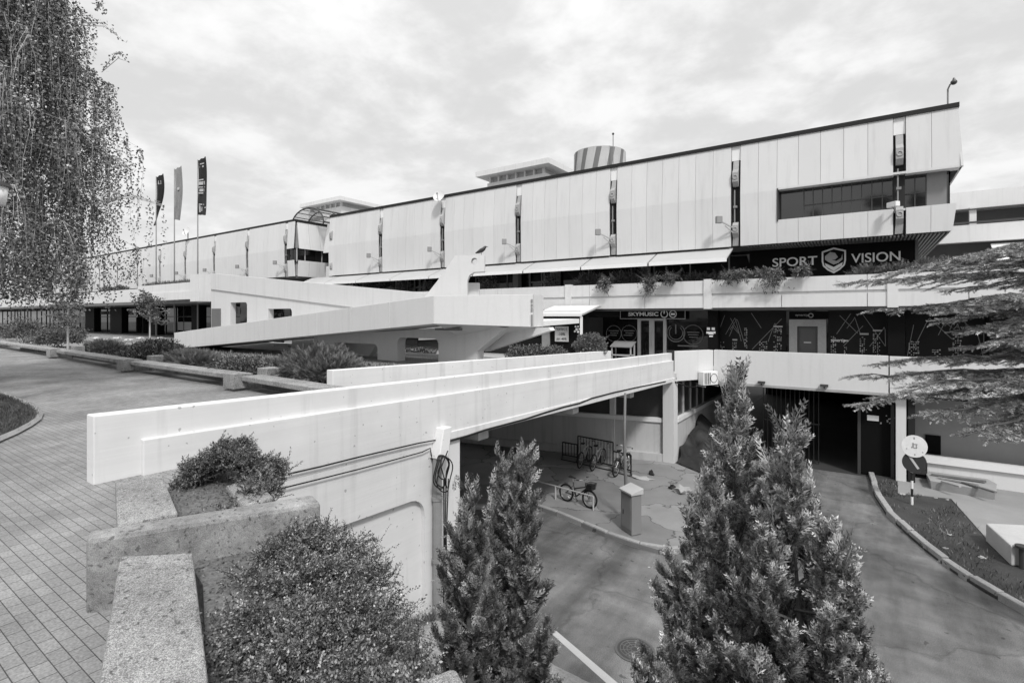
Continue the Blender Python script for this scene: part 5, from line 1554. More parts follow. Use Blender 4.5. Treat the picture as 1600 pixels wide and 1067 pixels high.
# ------------------------------------------------------------------ tarpaulin heap and litter
b = MB(); n = 40; m2 = 26
A = gz(1022, 756, ZS); B = gz(1122, 742, ZS); C_ = gd(1108, 684, float(np.dot(gz(1112, 715, ZS), FW)))
g = []
for i in range(n):
    for j in range(m2):
        u = i / (n - 1); v = j / (m2 - 1)
        x = -6.25 + 2.5 * v; y = 20.7 + 4.2 * u - 1.9 * v * (1 - u)
        z = ZS + (1.30 * (u ** .8)) * (1 - v) ** 1.05 * (1 if u < .9 else 1 - (u - .9) * 3)
        q = Vector((x * 1.1, y * 1.1, 0))
        z += .2 * (mnoise.noise(q * 1.6) + .3) * (1 - v) * min(1, u * 5) + .12 * abs(mnoise.noise(Vector((u * 7 + v * 3, v * 6, 2)))) + .10 * math.sin(v * 16 + u * 9 + 2 * mnoise.noise(q)) * (1 - v ** 2) * min(1, u * 3)
        x += .10 * math.sin(u * 21 + v * 3)
        g.append((x, y, max(z, ZS + .012 + .02 * mnoise.noise(q * 4) ** 2)))
b.add(g, [(i * m2 + j, i * m2 + j + 1, (i + 1) * m2 + j + 1, (i + 1) * m2 + j) for i in range(n - 1) for j in range(m2 - 1)])
tag(b.build('tarpaulin', M_TARP, smooth=True), 'dark creased tarpaulin heaped against the wall by the garage road', 'tarpaulin')
rnd = random.Random(12)
def crumple(c, s, name, m, label, cat, group=None, flat=.3):
    bm = bmesh.new(); bmesh.ops.create_icosphere(bm, subdivisions=2, radius=1)
    vs = []
    for v in bm.verts:
        k = .65 + .55 * mnoise.noise(v.co * 1.7 + Vector((c[0], c[1], 0)) * 3)
        vs.append((c[0] + v.co.x * s[0] * k, c[1] + v.co.y * s[1] * k, c[2] + max(-.01, (v.co.z + .4) * s[2] * k)))
    b = MB().add(vs, [tuple(v.index for v in f.verts) for f in bm.faces]); bm.free()
    return tag(b.build(name, m), label, cat, group)
M_RAG = mat('pale_rag', .36, .9, 4, .3, 20, .1)
crumple(gz(1068, 770, ZS), (.42, .3, .22), 'rag_bundle', M_RAG, 'crumpled pale bundle of rags at the foot of the tarpaulin', 'rags')
crumple(gz(1002, 747, ZS), (.55, .3, .06), 'cardboard_sheet', M_LITTER, 'flattened pale cardboard on the ground right of the bicycle rack', 'cardboard')
crumple(gz(1018, 742, ZS), (.16, .12, .2), 'dark_bag', M_TARP, 'small dark bag beside the flattened cardboard', 'bag')
crumple(gz(1052, 764, ZS), (.25, .12, .12), 'shoe_box', M_TARP, 'dark crushed box in front of the tarpaulin', 'box')
for k, (px, py, s) in enumerate(((848, 733, .12), (1486, 836, .2), (1478, 857, .14), (1535, 871, .22), (1512, 899, .13), (1462, 778, .12), (1480, 781, .1), (1410, 772, .25), (1467, 878, .07), (1364, 819, .05))):
    z = ZS if k == 0 else (ROAD + .07 if k not in (4, 8, 9) else ROAD + .01)
    crumple(gz(px, py, z), (s * .6, s * .4, .035), 'litter', M_LITTER, 'scrap of pale litter lying on the ground by the roads', 'litter', 'scraps of litter')
# ------------------------------------------------------------------ kiosk on the arcade terrace
yk = 22.6
ka = gy(850, 495, yk)[0]; kb2 = gy(912, 495, yk)[0]
kz = gy(880, 493, yk)[2]
ks = thing('kiosk', 'small kiosk with a corrugated roof and dark front, left of the music shop', 'kiosk', ((ka + kb2) / 2, yk + 1, FLOOR1))
b = MB()
z2 = gy(880, 483, yk + 2.0)[2]
n = 34
for i in range(n):
    x0 = ka - .4 + (kb2 + .4 - ka) * i / n; x1 = ka - .4 + (kb2 + .4 - ka) * (i + .55) / n
    b.prism([(x0, yk - .3, kz + .02), (x1, yk - .3, kz + .02), (x1 + .1, yk + 1.6, z2 + .12), (x0 + .1, yk + 1.6, z2 + .12)], (0, 0, .06))
b.build('roof_rib', M_WHITE2, ks); b = MB()
b.prism([(ka - .4, yk - .3, kz), (kb2 + .1, yk - .3, kz), (kb2 + .2, yk + 1.6, z2 + .1), (ka - .3, yk + 1.6, z2 + .1)], (0, 0, .03))
b.build('roof', M_PIPE, ks)
MB().box(ka - .4, kb2 + .05, yk - .36, yk - .3, kz - .04, kz + .10).box(ka - .4, kb2, yk - .36, yk - .3, kz + .17, kz + .24).box(kb2 - .05, kb2 + .05, yk - .3, yk - .2, FLOOR1, kz - .04).build('frame', M_WHITE2, ks)
MB().box(ka - .4, kb2 + .2, yk + .3, yk + 1.8, FLOOR1, kz - .1).build('counter', M_SIGN, ks)
pa = gy(867, 510, yk + .2); pb = gy(888, 534, yk + .2)
bo = MB().box(pa[0], pb[0], yk + .2, yk + .24, pb[2], pa[2]).build('sale_board', M_GREYWALL, ks)
W_ = pb[0] - pa[0]; H_ = pa[2] - pb[2]
lt = MB()
for k, s in enumerate(('ПОПУСТ', '-10%', 'до -40%')):
    ww = (.84, .55, .75)[k] * W_
    lt.text(s, (pa[0] + (W_ - ww) / 2, yk + .2, pa[2] - H_ * (.27 + .32 * k)), EX, EZ, ww, H_ * .17, .01, bold=.015)
lt.build('sale_lettering', M_SIGN, bo, recalc=False)
xx = gy(853, 530, yk + .22); MB().box(xx[0] - .25, xx[0] + .22, yk + .22, yk + .28, -2.1, -.35).build('poster', M_PIPE, ks)
c = gy(901, 514, yk + .28)
b = MB()
for dx, dz, r_ in ((-.06, .12, .05), (.08, .12, .05), (0, -.02, .07), (-.1, -.12, .05), (.08, -.14, .06), (.14, .0, .04)): b.cyl((c[0] + dx, yk + .27, c[2] + dz), r_, .02, 10, axis=(0, 1, 0))
b.build('sticker', M_LETTER, ks)
# display cart in front of the music shop
c = gz(969, 555, FLOOR1); y_ = 24.8
xa = gy(955, 540, y_)[0]; xb = gy(986, 540, y_)[0]
dc = thing('display_cart', 'grey display stand with a sloping top in front of the music shop', 'display stand', ((xa + xb) / 2, y_ + .3, FLOOR1))
z1 = gy(970, 539, y_)[2] - .12
b = MB().box(xa, xa + .06, y_, y_ + .06, FLOOR1, z1).box(xb - .06, xb, y_, y_ + .06, FLOOR1, z1).box(xa, xa + .06, y_ + .5, y_ + .56, FLOOR1, z1 + .2).box(xb - .06, xb, y_ + .5, y_ + .56, FLOOR1, z1 + .2)
b.box(xa, xb, y_, y_ + .5, -2.0, -1.94)
b.build('frame', M_FRAME, dc)
MB().prism([(xa - .05, y_ - .05, z1), (xb + .05, y_ - .05, z1), (xb + .05, y_ + .6, z1 + .25), (xa - .05, y_ + .6, z1 + .25)], (0, 0, .05)).build('top', M_PIPE, dc)
# ------------------------------------------------------------------ foliage
def np_mesh(name, V, Q, m, parent=None, label=None, **tg):
    V = np.asarray(V, np.float32)
    if parent is None:
        lo = V.min(0); hi = V.max(0); off = np.array([(lo[0] + hi[0]) / 2, (lo[1] + hi[1]) / 2, lo[2]], np.float32)
    else: off = np.array(OFF[parent.name], np.float32)
    V = V - off
    me = bpy.data.meshes.new(name)
    nq = len(Q)
    me.vertices.add(len(V)); me.vertices.foreach_set('co', V.ravel())
    me.loops.add(nq * 4); me.loops.foreach_set('vertex_index', np.asarray(Q, np.int32).ravel())
    me.polygons.add(nq); me.polygons.foreach_set('loop_start', np.arange(0, nq * 4, 4, dtype=np.int32))
    me.update(calc_edges=True); me.validate()
    me.materials.append(m)
    o = bpy.data.objects.new(name, me); COL.objects.link(o)
    if parent is None: o.location = Vector([float(q) for q in off])
    else: o.parent = parent
    OFF[o.name] = Vector([float(q) for q in off])
    if label: o['label'] = label
    return tag(o, None, tg.get('cat'), tg.get('group'), tg.get('kind'))
def unit(a): return a / (np.linalg.norm(a, axis=-1, keepdims=True) + 1e-9)
def rhombi(P, A, Bv, L, W, fold=.0, N=None):
    """one leaf-shaped quad per row"""
    n = len(P); L = np.asarray(L).reshape(-1, 1); W = np.asarray(W).reshape(-1, 1)
    mid = P + A * L * .48
    V = np.stack([P, mid + Bv * W * .5, P + A * L, mid - Bv * W * .5], 1).reshape(-1, 3)
    return V, np.arange(n * 4).reshape(-1, 4)
class Leaves:
    def __init__(self): self.V = []; self.Q = []; self.T = []; self.n = 0; self.rt = np.random.default_rng(1)
    def add(self, V, Q, T=None):
        self.V.append(V); self.Q.append(Q + self.n); self.n += len(V)
        self.T.append(self.rt.random(len(Q)) if T is None else T)
    def leaf(self, P, A, L, W, rng):
        A = unit(A); R = rng.normal(size=A.shape); Bv = unit(np.cross(A, R))
        self.add(*rhombi(P, A, Bv, np.broadcast_to(L, len(P)), np.broadcast_to(W, len(P))))
    def inst(self, tpl, P, A, Bv, L, curv=0.0):
        """tpl: (k,4,3) quads in (a, b, c); instanced on frames A, B, N"""
        A = unit(A); Bv = unit(Bv - A * (A * Bv).sum(-1, keepdims=True)); N = np.cross(A, Bv)
        t = tpl.reshape(-1, 3); L = np.broadcast_to(L, len(P)).reshape(-1, 1, 1); curv = np.broadcast_to(curv, len(P)).reshape(-1, 1, 1)
        a = t[None, :, 0:1]; b = t[None, :, 1:2]; c = t[None, :, 2:3] + curv * a * a
        V = P[:, None, :] + L * (a * A[:, None, :] + b * Bv[:, None, :] + c * N[:, None, :])
        k = len(tpl); tipness = np.tile(tpl[:, 2, 0], len(P))        # young growth towards the tip of a spray is paler
        T = np.repeat(self.rt.random(len(P)), k) * .8 + .28 * np.clip(tipness - .25, 0, 1)
        self.add(V.reshape(-1, 3), np.arange(len(P) * len(t)).reshape(-1, 4), np.clip(T, 0, 1.1))
    def build(self, name, m, parent=None, **k):
        o = np_mesh(name, np.concatenate(self.V), np.concatenate(self.Q), m, parent, **k)
        T = np.concatenate(self.T).astype(np.float32)
        a = o.data.attributes.new('tone', 'FLOAT', 'FACE')
        if len(a.data) == len(T): a.data.foreach_set('value', T)
        return o
def q2(p, d, l, w_):
    p = np.array(p, float); d = np.array(d, float); d /= np.linalg.norm(d); s = np.array([-d[1], d[0]])
    r = [p - s * w_ * .3, p + d * l * .55 - s * w_ * .5, p + d * l, p + d * l * .55 + s * w_ * .5]
    return [[q[0], q[1], 0.0] for q in r]
def frond_tpl(ns=7, sub=3, wst=.028, wsd=.030, ang=.75, seed=0, len0=.46):
    """flat scale-leaf spray: stem, alternate side twigs, short twiglets"""
    rnd = random.Random(seed); T = [q2((0, 0), (1, 0), 1.0, wst)]
    for i in range(ns):
        a = .12 + .8 * i / (ns - 1)
        for s in (-1, 1):
            aa = a + rnd.uniform(-.03, .03); l = len0 * (1 - a) ** .65 + .10
            th = s * (ang + rnd.uniform(-.12, .12)); d = (math.cos(th), math.sin(th))
            T.append(q2((aa, 0), d, l, wsd))
            for j in range(sub):
                f = .3 + .6 * j / max(1, sub)
                for s2 in (-1, 1):
                    t2 = th + s2 * .62
                    T.append(q2((aa + d[0] * l * f, d[1] * l * f), (math.cos(t2), math.sin(t2)), l * .38 * (1.15 - f), wsd * .95))
    T = np.array(T)
    for q in T:
        q[:, 2] += rnd.uniform(-.012, .012)
    return T
TPL_THUJA = [frond_tpl(7, 2, .034, .052, .62, s) for s in range(3)]
TPL_THUJA_S = [frond_tpl(5, 2, .035, .045, .6, s + 5) for s in range(3)]
TPL_JUN = [frond_tpl(6, 1, .03, .035, .55, s + 9, .30) for s in range(3)]
def needle_tpl(nw=8, k=5, ln=.22, w_=.055, seed=0):
    rnd = random.Random(seed); T = [q2((0, 0), (1, 0), 1.0, .025)]
    for i in range(nw):
        a = .05 + .95 * i / nw
        for j in range(k):
            ph = 2 * math.pi * (j + rnd.random()) / k; th = rnd.uniform(.5, 1.0)
            d = np.array([math.cos(th), math.sin(th) * math.cos(ph), math.sin(th) * math.sin(ph)])
            s = np.cross(d, [rnd.uniform(-1, 1), rnd.uniform(-1, 1), rnd.uniform(-1, 1)]); s /= np.linalg.norm(s)
            p = np.array([a, 0, 0]); l = ln * rnd.uniform(.8, 1.2)
            T.append([list(p - s * w_ * .3), list(p + d * l * .5 - s * w_ * .5), list(p + d * l), list(p + d * l * .5 + s * w_ * .5)])
    return np.array(T, float)
TPL_NEEDLE = [needle_tpl(seed=s) for s in range(3)]
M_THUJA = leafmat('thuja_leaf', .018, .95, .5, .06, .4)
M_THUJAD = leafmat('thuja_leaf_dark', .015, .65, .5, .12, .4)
M_COTON = leafmat('small_leaf', .012, .50, .32, .12, .5)
M_SHRUB = leafmat('shrub_leaf', .018, .42, .5, .15, .4)
M_SHRUBL = leafmat('pale_shrub_leaf', .08, .32, .6, .2, .3)
M_BIRCH = leafmat('birch_leaf', .024, .64, .35, .22, .5)
M_CEDAR = leafmat('cedar_needle', .03, 1.0, .55, .08, .35)
M_GRASS = leafmat('grass_blade', .04, .22, .6, .2, .3)
M_TWIG = mat('twig', .07, .9, 5, .3, 30, .1)

def sphere_dirs(n, rng, zmin=-.35):
    d = unit(rng.normal(size=(n * 3 + 30, 3))); d = d[d[:, 2] > zmin]
    return d[:n]
def lump(d, seed, f=2.2):
    return np.array([mnoise.noise(Vector((float(q[0]) * f + seed * 3.1, float(q[1]) * f, float(q[2]) * f))) for q in d])
def shrub(name, label, blobs, n, L, W, m, seed, cat='shrub', group=None, ground=None, mode='leaf', twigs=60, up=.35, stems=True, zmin=-.35, sprayL=.2, stray=1.38, lumpy=.42, lf=2.2):
    """blobs: world-space ellipsoids (x, y, z, rx, ry, rz)"""
    rng = np.random.default_rng(seed)
    B_ = np.array(blobs, float); vol = (B_[:, 3] * B_[:, 4] * B_[:, 5]) ** .67; cnt = np.maximum(8, (n * vol / vol.sum()).astype(int))
    zg = ground if ground is not None else (B_[:, 2] - B_[:, 5] * .4).min()
    root = thing(name, label, cat, (B_[:, 0].mean(), B_[:, 1].mean(), zg), group)
    lv = Leaves(); tws = MB()
    for b, c in zip(B_, cnt):
        if mode == 'shoot':      # leafy shoots that start at the heart of each clump
            K = 24; ns = max(3, c // K)
            d = sphere_dirs(ns, rng, zmin); ns = len(d)
            ln = rng.uniform(.75, 1.25, ns) + (rng.random(ns) < .10) * rng.uniform(.2, .7, ns)
            st = b[:3] + rng.normal(size=(ns, 3)) * b[3:6] * .12 - np.array([0, 0, b[5] * .4])
            en = b[:3] + d * ln[:, None] * b[3:6]
            bow = np.cross(d, rng.normal(size=(ns, 3))) * b[3:6] * .22
            u = np.linspace(.28, 1.0, K)
            for i in range(ns):
                Ps = st[i] + (en[i] - st[i]) * u[:, None] + bow[i] * np.sin(u * math.pi)[:, None] - np.array([0, 0, .12 * b[5]]) * (u ** 2)[:, None]
                ax = unit(np.gradient(Ps, axis=0)); sd = unit(np.cross(ax, rng.normal(size=3))) * np.where(np.arange(K) % 2, 1, -1)[:, None]
                A = ax * .7 + sd * .9 + rng.normal(size=(K, 3)) * .3
                tone = np.clip(rng.random() * .75 + .25 * u + rng.normal(size=K) * .12, 0, 1.05)
                A = unit(A); Bq = unit(np.cross(A, rng.normal(size=(K, 3)) + np.array([0, 0, .8])))
                lv.add(*rhombi(Ps, A, Bq, L * rng.uniform(.75, 1.25, K), W * rng.uniform(.75, 1.25, K)), tone)
                if i % 2 == 0: tws.tube([st[i], Ps[8], Ps[16], Ps[-1]], [.003, .0025, .002, .001], 3, cap=False)
            continue
        d = sphere_dirs(c, rng, zmin)
        r = (1 - .55 * rng.random(len(d)) ** 2.2) * (1 + lumpy * lump(d, seed + b[0], lf)) * (1 + .10 * rng.random(len(d)))
        P = b[:3] + d * r[:, None] * b[3:6]
        ok = P[:, 2] > zg - (.3 if zmin < -.4 else 0); P = P[ok]; dd = d[ok]
        if mode == 'leaf':
            lv.leaf(P, dd + rng.normal(size=P.shape) * .75 + np.array([0, 0, up]), L * rng.uniform(.7, 1.3, len(P)), W * rng.uniform(.7, 1.3, len(P)), rng)
        else:
            A = dd + rng.normal(size=P.shape) * .38 + np.array([0, 0, up])
            Bv = rng.normal(size=P.shape)
            for k, t in enumerate(TPL_JUN):
                s = slice(k, None, 3); lv.inst(t, P[s] - unit(A[s]) * sprayL * .5, A[s], Bv[s], sprayL * rng.uniform(.6, 1.3, len(P[s])), rng.uniform(-.2, .2, len(P[s])))
        # twigs that stick out of the outline
        nt_ = max(2, int(twigs * vol[0] ** 0 / len(B_)))
        td = sphere_dirs(nt_, rng, -.05)
        for q in td:
            k = rng.integers(8, 18)
            t = np.linspace(.8, rng.uniform(1.1, stray), k)[:, None]
            bend = rng.normal(size=3) * .12
            Pt = b[:3] + (q * t + bend * (t - .8) ** 2 * 4) * b[3:6]
            if stray > 1.5: tws.tube([Pt[0], Pt[k // 2], Pt[-1]], [.0035, .003, .0015], 3, cap=False)
            if mode == 'leaf': lv.leaf(Pt, q + rng.normal(size=Pt.shape) * .9, L * rng.uniform(.7, 1.2, k), W * rng.uniform(.7, 1.2, k), rng)
    lv.build('foliage', m, root)
    if stems:
        b2 = MB(); b2.add(tws.V, tws.F)
        for b in B_[:4]:
            for k in range(5):
                q = sphere_dirs(1, rng, .0)[0]
                e = b[:3] + q * b[3:6] * .75; s = np.array([b[0] + rng.normal() * .05, b[1] + rng.normal() * .05, zg])
                b2.tube([s, (s + e) / 2 + rng.normal(size=3) * .03, e], [.012, .009, .005], 4)
        b2.build('stem', M_TWIG, root)
    return root

# --- conifers by the lower road
TPL_SPRAY = [frond_tpl(5, 1, .035, .060, .55, s + 20, .42) for s in range(3)]
def thuja(cx, cD, zt_, R, seed, label, m, zb=-5.95, lead=((0, 0, 1.0),), plumes=120, per=78, spray=.145, belly=.72, plen=.52, fray=.0):
    """upright conifer: many rising plumes, each a fan of small flat sprays; lead = leaders (dX, dD, relative height)"""
    rng = np.random.default_rng(seed)
    base = cg(cx, cD, zb)
    root = thing('conifer', label, 'conifer', base, 'upright conifers by the lower road')
    H = zt_ - zb
    lv = Leaves(); tw = MB()
    for li, (dx, dD, rel) in enumerate(lead):
        h = H * rel; RR = R * (1 if li == 0 else .55)
        npl = int(plumes * (1 if li == 0 else .45))
        off = cg(dx, dD, 0)[:2]
        for k in range(npl):
            t = 1 - ((k + rng.random()) / npl) ** .60      # plume tip height; more of them low down
            t = min(.995, max(.12, t))
            if li: t = .5 + .5 * t
            ph = k * 2.39996 + rng.normal() * .35
            rr = RR * min(1.15, ((1 - t) / .75)) ** belly * (1 + .10 * math.sin(ph * 3 + seed + t * 11) + .08 * rng.normal())
            if k % 3 == 2: rr *= rng.uniform(.5, .85)
            rr = max(rr, .02)
            out = np.array([math.cos(ph), math.sin(ph), 0])
            pl = plen * rng.uniform(.7, 1.25) * (1 - .35 * t)
            tip = np.array([base[0] + off[0] * max(.25, t) ** .8, base[1] + off[1] * max(.25, t) ** .8, zb + t * h]) + out * rr
            el = math.radians(rng.normal(60, 8)) + .25 * t
            d = out * math.cos(el) + np.array([0, 0, math.sin(el)])
            root_ = tip - d * pl - out * pl * .12
            n = int(per * rng.uniform(.75, 1.25))
            u = rng.random(n) ** .75
            u = .12 + .88 * u
            side = unit(np.cross(d, [0, 0, 1.0]))
            nrm = np.cross(side, d)
            axis = root_ + (tip - root_) * u[:, None] - out * (.10 * pl * np.sin(u * math.pi))[:, None]
            fan = rng.normal(size=n) * .52; fan2 = rng.normal(size=n) * .34
            A = d + side * fan[:, None] + nrm * (fan2[:, None] + .16)
            wv = pl * .20 * (1.05 - u)
            P = axis + side * (fan * wv)[:, None] + nrm * (fan2 * wv)[:, None]
            Ls = spray * rng.uniform(.7, 1.3, n) * (1.1 - .25 * u)
            P = P - unit(A) * (Ls * .5)[:, None]
            Bv = side * rng.normal(size=(n, 1)) * .8 + nrm * rng.normal(size=(n, 1)) * .5 + d * .2
            for q in range(3):
                s_ = slice(q, None, 3)
                if len(P[s_]): lv.inst(TPL_SPRAY[q], P[s_], A[s_], Bv[s_], Ls[s_], rng.uniform(-.35, .2, len(P[s_])))
            if k % 2 == 0:
                tr = np.array([base[0] + off[0] * t, base[1] + off[1] * t, root_[2] - .25 * pl])
                tw.tube([tr, root_, root_ + (tip - root_) * .7], [.014, .010, .004], 4, cap=False)
        # feathery crest of the leader
        for k in range(34):
            tt = .84 + .16 * (k / 34) ** .8
            a = np.array([rng.normal() * .30, rng.normal() * .30, 1.0])
            p = np.array([[base[0] + off[0], base[1] + off[1], zb + h * tt - spray * .7]]) + rng.normal(size=(1, 3)) * .035 * (1 + (1 - tt) * 10)
            lv.inst(TPL_SPRAY[k % 3], p, a[None], rng.normal(size=(1, 3)), np.array([spray * (1.15 + fray)]), .1)
    lv.build('foliage', m, root)
    b = MB(); lo_ = cg(lead[0][0], lead[0][1], 0) * .8; b.tube([base, base + lo_ * .5 + np.array([.02, .02, H * .5]), base + lo_ + np.array([0, 0, H * .80])], [.08, .05, .008], 8)
    b.add(tw.V, tw.F)
    b.build('trunk', M_BARK, root)
    return root
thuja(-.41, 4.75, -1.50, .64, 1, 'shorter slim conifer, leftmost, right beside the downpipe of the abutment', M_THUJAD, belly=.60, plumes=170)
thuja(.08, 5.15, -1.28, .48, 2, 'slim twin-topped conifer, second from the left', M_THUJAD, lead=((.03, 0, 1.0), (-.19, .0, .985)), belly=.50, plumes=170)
thuja(1.93, 4.75, -.48, 1.16, 3, 'tallest bushy conifer with a pale feathery top, in front of the garage', M_THUJA, belly=.85, lead=((.16, 0, 1.0), (-.2, -.1, .80)), plumes=310, spray=.155, fray=.5)
thuja(2.36, 3.95, -.80, 1.10, 4, 'broad pale-tipped conifer nearest to the curved road, rightmost', M_THUJA, belly=.80, lead=((-.17, .1, 1.0), (.12, -.1, .84)), plumes=320, spray=.155, fray=.5)

# --- near shrubs in the planter
def cb_(X, D, z, rx, ry, rz): p = cg(X, D, z); return (p[0], p[1], p[2], rx, ry, rz)
rb = random.Random(6); bl = []
while len(bl) < 120:
    D = rb.uniform(1.75, 3.5); f = rb.random()
    xl = -1.58 + (3.5 - D) * .22 if D > 2.4 else -1.34 + (2.4 - D) * .2
    xr = -1.22 + (3.5 - D) * .60
    X = xl + (xr - xl) * f
    e = min(f, 1 - f) * 2; r_ = rb.uniform(.085, .15)
    bl.append(cb_(X, D, -1.59 + .10 * e ** .7 + rb.uniform(-.05, .08), r_ * rb.uniform(.9, 1.4), r_, rb.uniform(.09, .14)))
for X, D, z in ((-.82, 2.95, -1.50), (-.68, 2.6, -1.50), (-.54, 2.3, -1.50), (-1.04, 3.3, -1.50), (-.46, 2.1, -1.49), (-.40, 1.98, -1.48), (-.56, 2.0, -1.47), (-.62, 2.45, -1.48), (-.92, 3.1, -1.5), (-.7, 2.1, -1.48), (-.35, 1.86, -1.5)): bl.append(cb_(X, D, z, .16, .18, .13))
for X, D, z in ((-1.46, 3.16, -1.44), (-1.30, 3.32, -1.42), (-1.55, 2.95, -1.5), (-1.2, 3.2, -1.44)): bl.append(cb_(X, D, z, .14, .13, .10))
shrub('shrub', 'big small-leaved shrub spilling over the edge of the near planter', bl, 170000, .0155, .0090, M_COTON, 11, ground=-1.66, twigs=420, zmin=-.6, stray=2.3, mode='shoot')
rb = random.Random(9); bl = [cb_(-2.15, 3.9, -1.52, .2, .14, .08), cb_(-1.98, 4.0, -1.50, .12, .14, .11), cb_(-1.92, 4.0, -1.60, .09, .12, .10)]
for X, D, z in ((-2.10, 4.15, -1.44), (-2.05, 4.25, -1.44)): bl.append(cb_(X, D, z, .17, .16, .12))
for k in range(52):
    f = rb.random(); X = -2.98 + .82 * f; e = min(f, 1 - f) * 2
    r_ = rb.uniform(.08, .16)
    bl.append(cb_(X, 4.72 - .35 * max(0, f - .5) + rb.uniform(-.18, .22), -1.48 + .29 * e ** .6 + rb.uniform(-.12, .05), r_, r_, rb.uniform(.07, .12)))
shrub('shrub', 'dense small shrub in front of the end of the bridge parapet', bl, 52000, .021, .0100, M_SHRUB, 12, ground=-1.6, twigs=220, stray=1.9, mode='shoot')
# --- shrubs behind the far benches
def sh_px(px, pyt, width, y, label, seed, m, n=2600, mode='leaf', L=.07, W=.04, zg=PLAZA + .1, nbl=4, sprayL=.3, ry=.6, group='shrubs along the far benches'):
    c = gy(px, pyt, y); D = float(np.dot(c, FW)); wd = width / 800 * D; h = max(.25, c[2] - zg)
    X = (px - 800) / 800 * D
    rng = random.Random(seed); bl = []
    for k in range(nbl):
        f = (k + .5) / nbl - .5
        hh = h * (1 - 1.1 * f * f) * rng.uniform(.82, 1.0)
        q = cg(X + f * wd * .8, D, 0)
        bl.append((q[0], y + rng.uniform(-.1, .25) * ry, zg + hh * .40, wd / nbl * .85, ry, hh * .52))
    return shrub('shrub', label, bl, n, L, W, m, seed, group=group, ground=zg, mode=mode, sprayL=sprayL, twigs=40)
sh_px(500, 533, 150, 7.5, 'large spreading juniper just left of the far bridge parapet', 21, M_SHRUB, n=11000, mode='spray', sprayL=.15, nbl=7, ry=.8)
sh_px(377, 552, 80, 7.3, 'broad-leaved dark shrub between the grey spiky shrub and the large juniper', 22, M_SHRUB, n=6200, L=.065, W=.032)
sh_px(300, 546, 108, 7.5, 'pale grey spiky low shrub behind the long bench slab', 23, M_SHRUBL, n=5000, mode='spray', sprayL=.2)
sh_px(238, 525, 62, 8.2, 'rounded dark glossy shrub at the tip of the ramp', 24, M_SHRUB, n=5000, L=.09, W=.045, ry=.8)
sh_px(160, 531, 86, 8.4, 'low dark spreading shrub left of the rounded glossy one', 25, M_SHRUB, n=4500, mode='spray', sprayL=.2)
sh_px(88, 508, 62, 8.6, 'pale leafy shrub under the drooping birch', 26, M_SHRUBL, n=4200, L=.12, W=.06, ry=.9)
sh_px(36, 492, 58, 8.8, 'tall fine-stemmed shrub at the left edge under the birch', 27, M_SHRUB, n=4200, L=.13, W=.04, ry=.9)
sh_px(-8, 503, 50, 8.6, 'pale bush cut by the left edge below the birch', 28, M_SHRUBL, n=3000, L=.13, W=.07, ry=.9)
sh_px(112, 507, 26, 12.0, 'small rounded bush farther back beside the shop columns', 29, M_SHRUB, n=1400, L=.12, W=.07)
sh_px(430, 560, 80, 9.0, 'flat juniper filling the bed in front of the ramp', 30, M_SHRUB, n=3500, mode='spray', sprayL=.17)
sh_px(203, 546, 60, 7.5, 'ground-hugging shrub behind the second support block', 31, M_SHRUB, n=2400, L=.08, W=.04)
# flat stones in the bed before the shops
rnd = random.Random(3)
for k in range(7):
    q = gz(150 + k * 17, 529 + (k % 2) * 3, PLAZA + .1)
    crumple(q, (.55, .35, .12), 'stone', mat('pale_stone', .5, .9, 3, .15, 30, .1), 'pale flat stone lying in the bed in front of the dark shops', 'stone', 'pale stones in the bed')

# --- young tree with a thin crown
def leafy_tree(name, label, base, h, crown, n, L, W, m, seed, bark, cat='tree', trunk_r=.05):
    rng = np.random.default_rng(seed)
    root = thing(name, label, cat, base)
    b = MB(); base = np.array(base, float)
    top = base + np.array([0, 0, h])
    b.tube([base, base + np.array([.02, 0, h * .5]), top - np.array([0, 0, .2 * h])], [trunk_r, trunk_r * .7, trunk_r * .3], 8)
    lv = Leaves()
    for k in range(34):
        z = h * rng.uniform(.42, .9); ph = rng.random() * 6.28; l = crown * rng.uniform(.5, 1.05) * (1 - .5 * (z / h - .42))
        s = base + np.array([0, 0, z]); e = s + np.array([l * math.cos(ph), l * math.sin(ph), l * rng.uniform(-.1, .6)])
        b.tube([s, (s + e) / 2 + np.array([0, 0, .06]), e], [trunk_r * .3, trunk_r * .2, trunk_r * .1], 4)
        kk = n // 34; t = rng.uniform(.25, 1.08, kk)[:, None]
        P = s + (e - s) * t + rng.normal(size=(kk, 3)) * .12 * crown * .6
        lv.leaf(P, rng.normal(size=P.shape) + np.array([0, 0, -.2]), L * rng.uniform(.7, 1.3, kk), W * rng.uniform(.7, 1.3, kk), rng)
    b.build('trunk', bark, root); lv.build('crown', m, root)
    return root
p = gz(234, 531, PLAZA); D = 28.5
leafy_tree('young_tree', 'slender young tree with a thin pale trunk before the dark shop windows', cg((234 - 800) / 800 * D, D, PLAZA), 3.3, 1.05, 1500, .13, .08, M_SHRUBL, 41, M_BIRCHBARK)
D = 24.0
b = MB(); q = cg((106 - 800) / 800 * D, D, PLAZA)
leafy_tree('young_tree', 'young tree with a bare pale trunk standing just under the birch', q, 3.0, .9, 900, .12, .08, M_SHRUBL, 42, M_BIRCHBARK)

